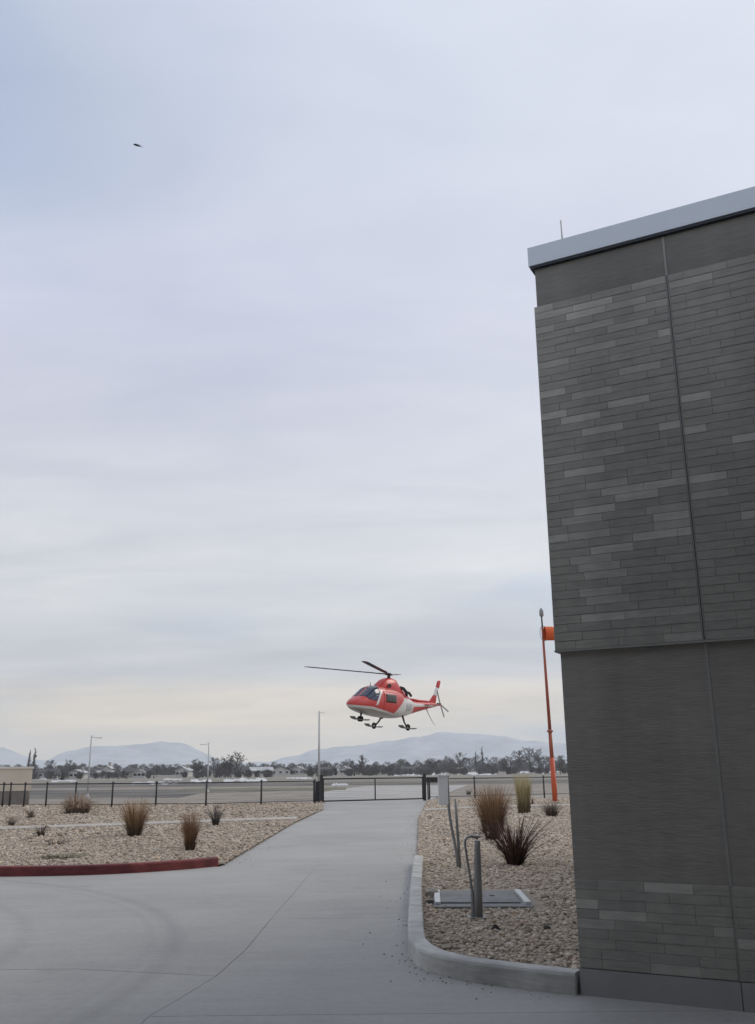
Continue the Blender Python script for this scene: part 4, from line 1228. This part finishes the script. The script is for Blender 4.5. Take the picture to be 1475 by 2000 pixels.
for hdef in HOUSES: house(*hdef[:9], ridge_x=hdef[9])

# ------------------------------------------------------------------ the red and white helicopter
m, t, b = new_mat('helicopter_paint')
b.inputs['Roughness'].default_value = 0.4; b.inputs['Coat Weight'].default_value = 0.5; b.inputs['Coat Roughness'].default_value = 0.12
tco = t.nodes.new('ShaderNodeTexCoord'); sx = t.nodes.new('ShaderNodeSeparateXYZ'); t.links.new(tco.outputs['Object'], sx.inputs[0])
hx, hzz = sx.outputs[0], sx.outputs[2]
def hmr(v, a, b_, c, d):
    n = t.nodes.new('ShaderNodeMapRange'); n.clamp = True
    t.links.new(v, n.inputs[0])
    for i, k in zip((1, 2, 3, 4), (a, b_, c, d)): n.inputs[i].default_value = k
    return n.outputs[0]
def hm_(op, a, bb):
    n = t.nodes.new('ShaderNodeMath'); n.operation = op
    for i, v in enumerate((a, bb)):
        if isinstance(v, (int, float)): n.inputs[i].default_value = v
        else: t.links.new(v, n.inputs[i])
    return n.outputs[0]
belly = hm_('LESS_THAN', hzz, hmr(hx, 0.44, 2.8, -0.69, -0.43))
flank = hm_('MULTIPLY', hm_('LESS_THAN', hx, hmr(hzz, -0.75, 0.2, 0.52, -0.62)), hm_('GREATER_THAN', hx, -2.52))
flank = hm_('MULTIPLY', flank, hm_('LESS_THAN', hzz, 0.34))
stripe = hm_('MULTIPLY', hm_('LESS_THAN', hx, -2.44), hm_('LESS_THAN', hm_('ABSOLUTE', hm_('SUBTRACT', hzz, hmr(hx, -5.2, -2.5, 0.17, 0.06)), 0.0), hmr(hx, -5.2, -2.5, 0.04, 0.13)))
belly = hm_('MULTIPLY', belly, hm_('GREATER_THAN', hx, -2.46))
white = hm_('MAXIMUM', hm_('MAXIMUM', belly, flank), stripe)
nz = t.nodes.new('ShaderNodeTexNoise'); nz.inputs['Scale'].default_value = 3.0; t.links.new(tco.outputs['Object'], nz.inputs['Vector'])
def hmixc(f, a, c):
    n = t.nodes.new('ShaderNodeMix'); n.data_type = 'RGBA'; t.links.new(f, n.inputs[0])
    for i, v in ((6, a), (7, c)):
        if isinstance(v, tuple): n.inputs[i].default_value = (*v, 1)
        else: t.links.new(v, n.inputs[i])
    return n.outputs[2]
red_c = hmixc(nz.outputs[0], (0.47, 0.024, 0.022), (0.56, 0.036, 0.030))
nz2 = t.nodes.new('ShaderNodeTexNoise'); nz2.inputs['Scale'].default_value = 2.2; nz2.inputs['Detail'].default_value = 6; t.links.new(tco.outputs['Object'], nz2.inputs['Vector'])
white_c = hmixc(nz2.outputs[0], (0.50, 0.475, 0.44), (0.74, 0.725, 0.71))
belly_shade = hm_('MULTIPLY', hm_('GREATER_THAN', hx, -2.2), hm_('LESS_THAN', hzz, hmr(hx, 0.44, 2.8, -0.80, -0.58)))
white_c = hmixc(belly_shade, white_c, (0.27, 0.245, 0.21))  # shade of the underside put into the paint as tan grey
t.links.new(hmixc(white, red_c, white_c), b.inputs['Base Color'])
MAT['heli'] = m
MAT['heli_red'] = mat('helicopter_red', (0.47, 0.024, 0.022), (0.56, 0.036, 0.030), scale=3, rough=0.35, coat=0.3)
MAT['heli_white'] = mat('helicopter_white', (0.70, 0.70, 0.70), (0.75, 0.75, 0.75), scale=3, rough=0.35)
MAT['heli_glass'] = mat('tinted_canopy_glass', (0.02, 0.03, 0.06), (0.03, 0.04, 0.075), scale=1, rough=0.06, spec=0.8)
MAT['heli_window'] = mat('cabin_window_glass', (0.022, 0.022, 0.018), (0.04, 0.038, 0.03), scale=2, rough=0.08, spec=0.6)
MAT['heli_dark'] = mat('dark_metal', (0.03, 0.03, 0.032), (0.05, 0.05, 0.052), scale=4, rough=0.5, metallic=0.3)
MAT['rotor'] = mat('rotor_blade_grey', (0.022, 0.024, 0.032), (0.035, 0.036, 0.046), scale=2, rough=0.5)
MAT['tail_rotor'] = mat('tail_rotor_grey', (0.14, 0.14, 0.13), (0.2, 0.2, 0.19), scale=2, rough=0.5)
MAT['ski'] = mat('ski_pad_grey', (0.11, 0.11, 0.10), (0.16, 0.155, 0.145), scale=3, rough=0.6)
MAT['mark'] = mat('grey_lettering', (0.34, 0.35, 0.36), rough=0.5)

heli = empty('helicopter', (0.54, 60.8, 5.76), 0, 'red and white rescue helicopter hovering nose left above the gate', 'helicopter')
heli.rotation_euler = (R(-4.2), R(-1.4), R(236.4))
# stations: x, z bottom, z top, half width, z of the widest line, exponent
ST = [(4.30, -0.40, -0.30, 0.03, -0.35, 2.0), (4.24, -0.47, -0.23, 0.16, -0.36, 2.0), (4.10, -0.56, -0.14, 0.32, -0.37, 2.1), (3.85, -0.66, -0.02, 0.48, -0.36, 2.2), (3.5, -0.75, 0.10, 0.64, -0.34, 2.3),
      (3.0, -0.84, 0.42, 0.75, -0.28, 2.4), (2.5, -0.90, 0.76, 0.82, -0.20, 2.5), (2.0, -0.94, 0.90, 0.86, -0.14, 2.6), (1.5, -0.97, 0.92, 0.87, -0.12, 2.7), (0.8, -0.99, 0.89, 0.88, -0.10, 2.8), (0.0, -0.99, 0.88, 0.88, -0.10, 2.8),
      (-0.6, -0.94, 0.84, 0.85, -0.10, 2.7), (-1.2, -0.86, 0.72, 0.76, -0.08, 2.5), (-1.8, -0.76, 0.55, 0.62, -0.04, 2.3), (-2.3, -0.64, 0.42, 0.46, 0.0, 2.2), (-2.8, -0.52, 0.34, 0.33, 0.02, 2.1), (-3.5, -0.36, 0.33, 0.26, 0.06, 2.0),
      (-4.4, -0.16, 0.37, 0.21, 0.14, 2.0), (-5.2, 0.02, 0.41, 0.17, 0.23, 2.0), (-5.9, 0.14, 0.43, 0.13, 0.29, 2.0), (-6.2, 0.22, 0.40, 0.07, 0.31, 2.0)]
SA = np.array(ST)[::-1]


def st(x): return [float(np.interp(x, SA[:, 0], SA[:, i])) for i in range(1, 6)]


def surf(x, phi, off=0.0):
    zb, zt, w, zw, e = st(x)
    w += off
    c, s = math.cos(phi), math.sin(phi)
    y = w * math.copysign(abs(c) ** (2 / e), c)
    hgt = (zt - zw + off) if s > 0 else (zw - zb + off)
    return (x, y, zw + hgt * math.copysign(abs(s) ** (2 / e), s))


xs = sorted(set(list(np.linspace(4.3, 3.6, 14)) + list(np.linspace(3.6, -6.2, 70))))
b = MB(); K = 40
vs = [surf(x, 2 * math.pi * k / K) for x in xs for k in range(K)]
fs = [(i * K + k, (i + 1) * K + k, (i + 1) * K + (k + 1) % K, i * K + (k + 1) % K) for i in range(len(xs) - 1) for k in range(K)]
b.add(vs, fs, 0, True)
b.add([vs[k] for k in range(K)], [tuple(range(K))]); b.add([vs[(len(xs) - 1) * K + k] for k in range(K)], [tuple(reversed(range(K)))])
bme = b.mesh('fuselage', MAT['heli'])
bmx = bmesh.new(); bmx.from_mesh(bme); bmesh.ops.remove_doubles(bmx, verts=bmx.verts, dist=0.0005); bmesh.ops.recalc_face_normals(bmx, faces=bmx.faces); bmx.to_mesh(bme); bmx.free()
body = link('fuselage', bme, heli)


def patch(name, x0f, x1f, p0, p1, off, m, n=12, k=8, parent=heli):
    """a panel that lies OFF proud of the fuselage skin: angles p0..p1 (degrees, port = 0, up = 90), x from x0f(angle) to x1f(angle)"""
    bb = MB(); vv = []; 
    for lay_ in (off, off - 0.02):
        for j in range(k + 1):
            a = R(p0 + (p1 - p0) * j / k)
            fa = j / k
            for i in range(n + 1):
                x = x0f(fa) + (x1f(fa) - x0f(fa)) * i / n
                vv.append(surf(x, a, lay_))
    M_ = (n + 1) * (k + 1)
    ff = []
    for j in range(k):
        for i in range(n):
            a = j * (n + 1) + i
            ff.append((a, a + 1, a + n + 2, a + n + 1))
    edge = [i for i in range(n + 1)] + [j * (n + 1) + n for j in range(1, k + 1)] + [k * (n + 1) + i for i in range(n - 1, -1, -1)] + [j * (n + 1) for j in range(k - 1, 0, -1)]
    for a, c in zip(edge, edge[1:] + edge[:1]): ff.append((c, a, a + M_, c + M_))
    bb.add(vv, ff, 0, True)
    return bb.build(name, m, parent)


# canopy glass: two front panes and the cockpit door windows, then the cabin door windows
for s in (1, -1):
    a0, a1 = (24, 87) if s > 0 else (156, 93)
    patch('windshield', lambda f: 3.14 + 0.28 * f, lambda f: 2.16 - 0.28 * f, a0, a1, 0.012, MAT['heli_glass'])
    a0, a1 = (7, 24.5) if s > 0 else (173, 155.5)
    patch('cockpit_window', lambda f: 2.66 + 0.50 * f, lambda f: 2.40 - 0.24 * f, a0, a1, 0.011, MAT['heli_glass'])
    patch('door_pillar_reflection', lambda f: 2.56 - 0.66 * f, lambda f: 2.36 - 0.64 * f, a0 - (14 if s > 0 else -14), a1 + (22 if s > 0 else -22), 0.013, MAT['heli_white'])  # door pillar strip, the reflection along it put in as white
    a0, a1 = (-1, 30) if s > 0 else (181, 150)
    dr = patch('cabin_door', lambda f: 1.72, lambda f: 0.02, -38 if s > 0 else 218, 38 if s > 0 else 142, 0.010, MAT['heli'])
    patch('cabin_window', lambda f: 1.50, lambda f: 0.34, a0 + (2 if s > 0 else -2), a1 - (4 if s > 0 else -4), 0.026, MAT['heli_window'], parent=dr)
    for i, (x0, x1) in enumerate(((-1.05, -1.28), (-1.42, -1.66), (-1.80, -2.06))):
        patch('marking', lambda f, x0=x0: x0, lambda f, x1=x1: x1, -22 if s > 0 else 202, 8 if s > 0 else 172, 0.006, MAT['mark'], 4, 4)

# engine cowling
CW = [(1.62, 0.80, 0.84, 0.12), (1.40, 0.72, 0.98, 0.34), (1.10, 0.66, 1.22, 0.46), (0.82, 0.62, 1.40, 0.52), (0.45, 0.6, 1.53, 0.55), (0.0, 0.6, 1.58, 0.56), (-0.35, 0.6, 1.54, 0.56), (-0.58, 0.58, 1.34, 0.56), (-0.85, 0.52, 1.06, 0.58), (-1.3, 0.45, 0.90, 0.55), (-1.8, 0.34, 0.70, 0.46), (-2.3, 0.22, 0.52, 0.32), (-2.7, 0.12, 0.36, 0.16)]
b = MB(); K2 = 20
vs = []
for x, zb, zt, w in CW:
    for k in range(K2):
        a = math.pi * k / (K2 - 1)
        c, s = math.cos(a), math.sin(a)
        vs.append((x, w * math.copysign(abs(c) ** 0.75, c), zb - 0.2 + (zt - zb + 0.2) * abs(s) ** 0.7))
fs = [(i * K2 + k, (i + 1) * K2 + k, (i + 1) * K2 + k + 1, i * K2 + k + 1) for i in range(len(CW) - 1) for k in range(K2 - 1)]
fs += [tuple(range(K2)), tuple((len(CW) - 1) * K2 + k for k in reversed(range(K2)))]
b.add(vs, fs, 0, True)
cowl = b.build('engine_cowling', MAT['heli_red'], heli)
for s in (1, -1):
    b = MB(); b.lathe([(0.0, 0), (0.12, 0), (0.13, 0.03), (0.10, 0.035)], 12)
    mtx = Matrix.Translation((0.72, s * 0.515, 1.02)) @ Matrix.Rotation(R(-90 * s), 4, 'X') @ Matrix.Rotation(0, 4, 'Z')
    b.v = [tuple(mtx @ Vector((v[0] * 1.5, v[1], v[2]))) for v in b.v]
    b.build('air_intake', MAT['heli_dark'], cowl)
    b = MB(); b.tube([(-0.72, s * 0.40, 1.02), (-0.92, s * 0.55, 0.98), (-1.12, s * 0.66, 0.78), (-1.16, s * 0.68, 0.50)], [0.11, 0.11, 0.10, 0.08], 12); b.build('exhaust_pipe', MAT['heli_dark'], heli)
    b = MB(); b.tube([(-1.62, s * 0.34, 0.80), (-1.80, s * 0.44, 0.78), (-2.0, s * 0.50, 0.58)], [0.08, 0.09, 0.08], 10); b.build('cooler_outlet', MAT['heli_dark'], heli)
b = MB(); b.tube([(2.05, 0.02, 0.75), (2.12, 0.02, 0.98), (2.22, 0.02, 1.14)], [0.03, 0.022, 0.008], 6); b.build('wire_cutter', MAT['heli_dark'], heli)
b = MB(); b.lathe([(0.06, -0.99), (0.05, -1.06), (0.0, -1.07)], 10, (0.7, 0.1, 0)); b.build('belly_light', MAT['heli_dark'], heli)

# main rotor: mast, hub, and the blades as the shutter caught them
rot = link('main_rotor', None, heli, (0.07, 0, 0)); rot.empty_display_size = 0.2
b = MB(); b.tube([(0, 0, 1.45), (0, 0, 1.78)], [0.13, 0.09], 10); b.build('mast', MAT['heli_dark'], rot)
b = MB(); b.lathe([(0.10, 1.72), (0.24, 1.74), (0.26, 1.80), (0.16, 1.86), (0.05, 1.90), (0, 1.91)], 14); b.build('hub', MAT['rotor'], rot)
for ang, tip in ((310, 1.88), (16.5, 2.06), (205, 2.27)):
    b = MB(); c = 0.19
    d = Vector((math.cos(R(ang)), math.sin(R(ang)), 0)); nrm = Vector((-d.y, d.x, 0))
    vs, fs = [], []
    for r, ch, th in ((0.18, 0.07, 0.05), (0.75, 0.08, 0.045), (1.05, c, 0.03), (3.0, c, 0.026), (5.15, c, 0.02), (5.5, 0.10, 0.012)):
        z = 1.80 + (tip - 1.80) * (r / 5.5) ** 1.2
        p = d * r + Vector((0, 0, z))
        for u, h in ((-0.75, 0.25), (-0.2, 1), (0.8, 0.2), (1.25, 0), (0.8, -0.2), (-0.2, -0.7)):
            vs.append(p + nrm * ch * u + Vector((0, 0, th * h + 0.10 * ch * u)))
    for i in range(5):
        for k in range(6): fs.append((i * 6 + k, i * 6 + (k + 1) % 6, (i + 1) * 6 + (k + 1) % 6, (i + 1) * 6 + k))
    fs += [tuple(range(6)), tuple(30 + k for k in reversed(range(6)))]
    b.add(vs, fs); b.build('rotor_blade', MAT['rotor'], rot)

# tail: fin, tail guard, stabilisers, tail rotor
def fin(name, prof, th, m, parent=heli):
    bb = MB(); n_ = len(prof)
    cx_ = sum(p[0] for p in prof) / n_; cz_ = sum(p[1] for p in prof) / n_
    v_ = [(x, -th * 0.25, z) for x, z in prof] + [(cx_ + (x - cx_) * 0.75, -th, cz_ + (z - cz_) * 0.9) for x, z in prof]
    v_ += [(x, th * 0.25, z) for x, z in prof] + [(cx_ + (x - cx_) * 0.75, th, cz_ + (z - cz_) * 0.9) for x, z in prof]
    f_ = [tuple(n_ + k for k in range(n_)), tuple(3 * n_ + k for k in reversed(range(n_)))]
    for k in range(n_):
        j = (k + 1) % n_
        f_ += [(k, j, n_ + j, n_ + k), (2 * n_ + j, 2 * n_ + k, 3 * n_ + k, 3 * n_ + j), (j, k, 2 * n_ + k, 2 * n_ + j)]
    bb.add(v_, f_); return bb.build(name, m, parent)


fin('tail_fin', [(-4.98, 0.36), (-6.02, 0.38), (-6.10, 0.90), (-5.66, 0.94)], 0.07, MAT['heli_red'])
fin('fin_band', [(-5.665, 0.945), (-6.105, 0.905), (-6.34, 1.48), (-6.00, 1.52)], 0.06, MAT['heli_white'])
fin('fin_tip', [(-6.003, 1.525), (-6.343, 1.485), (-6.52, 1.97), (-6.36, 2.02), (-6.18, 1.95)], 0.075, MAT['heli_red'])
b = MB(); b.tube([(-4.85, 0, -0.08), (-5.1, 0, -0.32), (-5.55, 0, -0.72), (-5.95, 0, -1.0), (-6.25, 0, -1.08)], [0.05, 0.036, 0.028, 0.022, 0.016], 8); b.build('tail_guard', MAT['heli_white'], heli)
for s in (1, -1):
    bb = MB(); vs = []
    for y, x0, x1, th in ((0.12, -4.2, -4.95, 0.05), (1.15, -4.45, -4.95, 0.03)):
        vs += [(x0, s * y, 0.22), ((x0 + x1) / 2, s * y, 0.22 + th), (x1, s * y, 0.22), ((x0 + x1) / 2, s * y, 0.22 - th)]
    fs = [(k, (k + 1) % 4, 4 + (k + 1) % 4, 4 + k) for k in range(4)] + [(3, 2, 1, 0), (4, 5, 6, 7)]
    bb.add(vs, fs); bb.build('stabiliser', MAT['heli_red'], heli)
b = MB(); b.tube([(-2.6, 0, 0.40), (-4.0, 0, 0.42), (-5.1, 0, 0.46)], [0.09, 0.08, 0.06], 8); b.build('drive_shaft_cover', MAT['heli_red'], heli)
tr_ = link('tail_rotor', None, heli, (-6.14, 0.30, 0.35)); tr_.empty_display_size = 0.2
b = MB(); b.tube([(0, -0.22, 0), (0, 0.06, 0)], [0.11, 0.10], 10); b.build('hub', MAT['tail_rotor'], tr_)
for dx, dz, ww in ((-0.62, -0.84, 1), (-1.2, -0.42, 0.75), (0.55, 0.90, 0.35)):
    d = Vector((dx, 0, dz)); nrm = Vector((-d.z, 0, d.x)).normalized() * 0.085 * ww
    bb = MB(); vs = []
    for f, k in ((0.0, 0.6), (0.25, 1), (0.9, 1.0), (1.0, 0.6)):
        p = d * f
        vs += [p - nrm * k + Vector((0, 0.02, 0)), p + nrm * k + Vector((0, 0.05, 0)), p + nrm * k + Vector((0, 0.035, 0)), p - nrm * k + Vector((0, 0.0, 0))]
    fs = [(i * 4 + k, i * 4 + (k + 1) % 4, (i + 1) * 4 + (k + 1) % 4, (i + 1) * 4 + k) for i in range(3) for k in range(4)] + [(3, 2, 1, 0), (12, 13, 14, 15)]
    bb.add(vs, fs); bb.build('tail_blade', MAT['tail_rotor'], tr_)

# wheels on their legs, each with a ski pad
MAT['tyre'] = mat('black_tyre', (0.015, 0.015, 0.015), (0.025, 0.025, 0.025), scale=8, rough=0.85)
for (wx, wy, wz, sx_, sy_, sz_, nose) in ((2.96, 0, -1.20, 2.9, 0, -0.80, True), (-0.52, 1.2, -1.47, -0.62, 0.78, -0.86, False), (-0.50, -1.2, -1.47, -0.60, -0.78, -0.86, False)):
    gear = link('landing_gear', None, heli, (0, 0, 0)); gear.empty_display_size = 0.2
    b = MB(); b.tube([(sx_, sy_, sz_ + 0.1), (sx_ * 0.6 + wx * 0.4, sy_ * 0.55 + wy * 0.45, (sz_ + wz) / 2), (wx, wy, wz + 0.02)], [0.075, 0.055, 0.05], 8)
    b.build('leg', MAT['heli_dark'], gear)
    rr = 0.17 if nose else 0.21
    for s in ((-0.07, 0.07) if nose else (0.0,)):
        wv = MB(); prof = [(rr * 0.55, -0.06), (rr * 0.9, -0.065), (rr, -0.03), (rr, 0.03), (rr * 0.9, 0.065), (rr * 0.55, 0.06)]
        wv.lathe(prof, 14); mt = Matrix.Translation((wx, wy + s + (0 if nose else math.copysign(0.10, wy)), wz)) @ Matrix.Rotation(R(90), 4, 'X')
        wv.v = [tuple(mt @ Vector(v)) for v in wv.v]; wh = wv.build('wheel', MAT['tyre'], gear)
    bb = MB()
    prof = [(0.86, 0.14), (0.72, 0.05), (0.4, 0.0), (-0.55, 0.0), (-0.78, 0.05)]
    vs = []
    for x, z in prof:
        for y in (-0.19, 0.19):
            for dz in (0, 0.045): vs.append((wx + x, wy + y + (0 if nose else math.copysign(0.1, wy)), wz - rr * 0.42 + z + dz))
    fs = []
    for i in range(len(prof) - 1):
        a = i * 4
        fs += [(a, a + 2, a + 6, a + 4), (a + 1, a + 5, a + 7, a + 3), (a, a + 4, a + 5, a + 1), (a + 2, a + 3, a + 7, a + 6)]
    fs += [(0, 1, 3, 2), (16, 18, 19, 17)]
    bb.add(vs, fs); bb.build('ski_pad', MAT['ski'], gear)

# ------------------------------------------------------------------ a bird high up at the left
MAT['feather'] = mat('dark_feathers', (0.03, 0.035, 0.045), (0.055, 0.06, 0.07), scale=30, rough=0.8)
br = at(268, 284, 26.0)
bird = empty('bird', br, R(20), 'small dark bird gliding in the cloudy sky at upper left', 'bird')
bird.rotation_euler = (R(44), R(9), R(14))
b = MB(); b.tube([(-0.125, 0, 0), (-0.10, 0, 0.004), (-0.05, 0, 0.01), (0.02, 0, 0.005), (0.08, 0, -0.004), (0.14, 0, -0.004)], [0.006, 0.022, 0.036, 0.034, 0.016, 0.006], 10); b.build('body', MAT['feather'], bird)
for s in (1, -1):
    bb = MB()
    vs = [(-0.05, s * 0.02, 0.015), (0.05, s * 0.02, 0.010), (0.08, s * 0.12, 0.018), (0.11, s * 0.20, 0.010), (0.09, s * 0.195, 0.012), (-0.01, s * 0.11, 0.022)]
    vs = vs + [(x, y, z - 0.006) for x, y, z in vs]
    fs = [(0, 1, 2, 5), (5, 2, 3, 4), (11, 8, 7, 6), (10, 9, 8, 11)] + [(k, (k + 1) % 6, 6 + (k + 1) % 6, 6 + k) for k in range(6)]
    bb.add(vs, fs); bb.build('wing', MAT['feather'], bird)
bb = MB(); bb.prism([(0.12, -0.012), (0.20, -0.03), (0.205, 0.03), (0.12, 0.012)], -0.006, -0.001); bb.build('tail', MAT['feather'], bird)
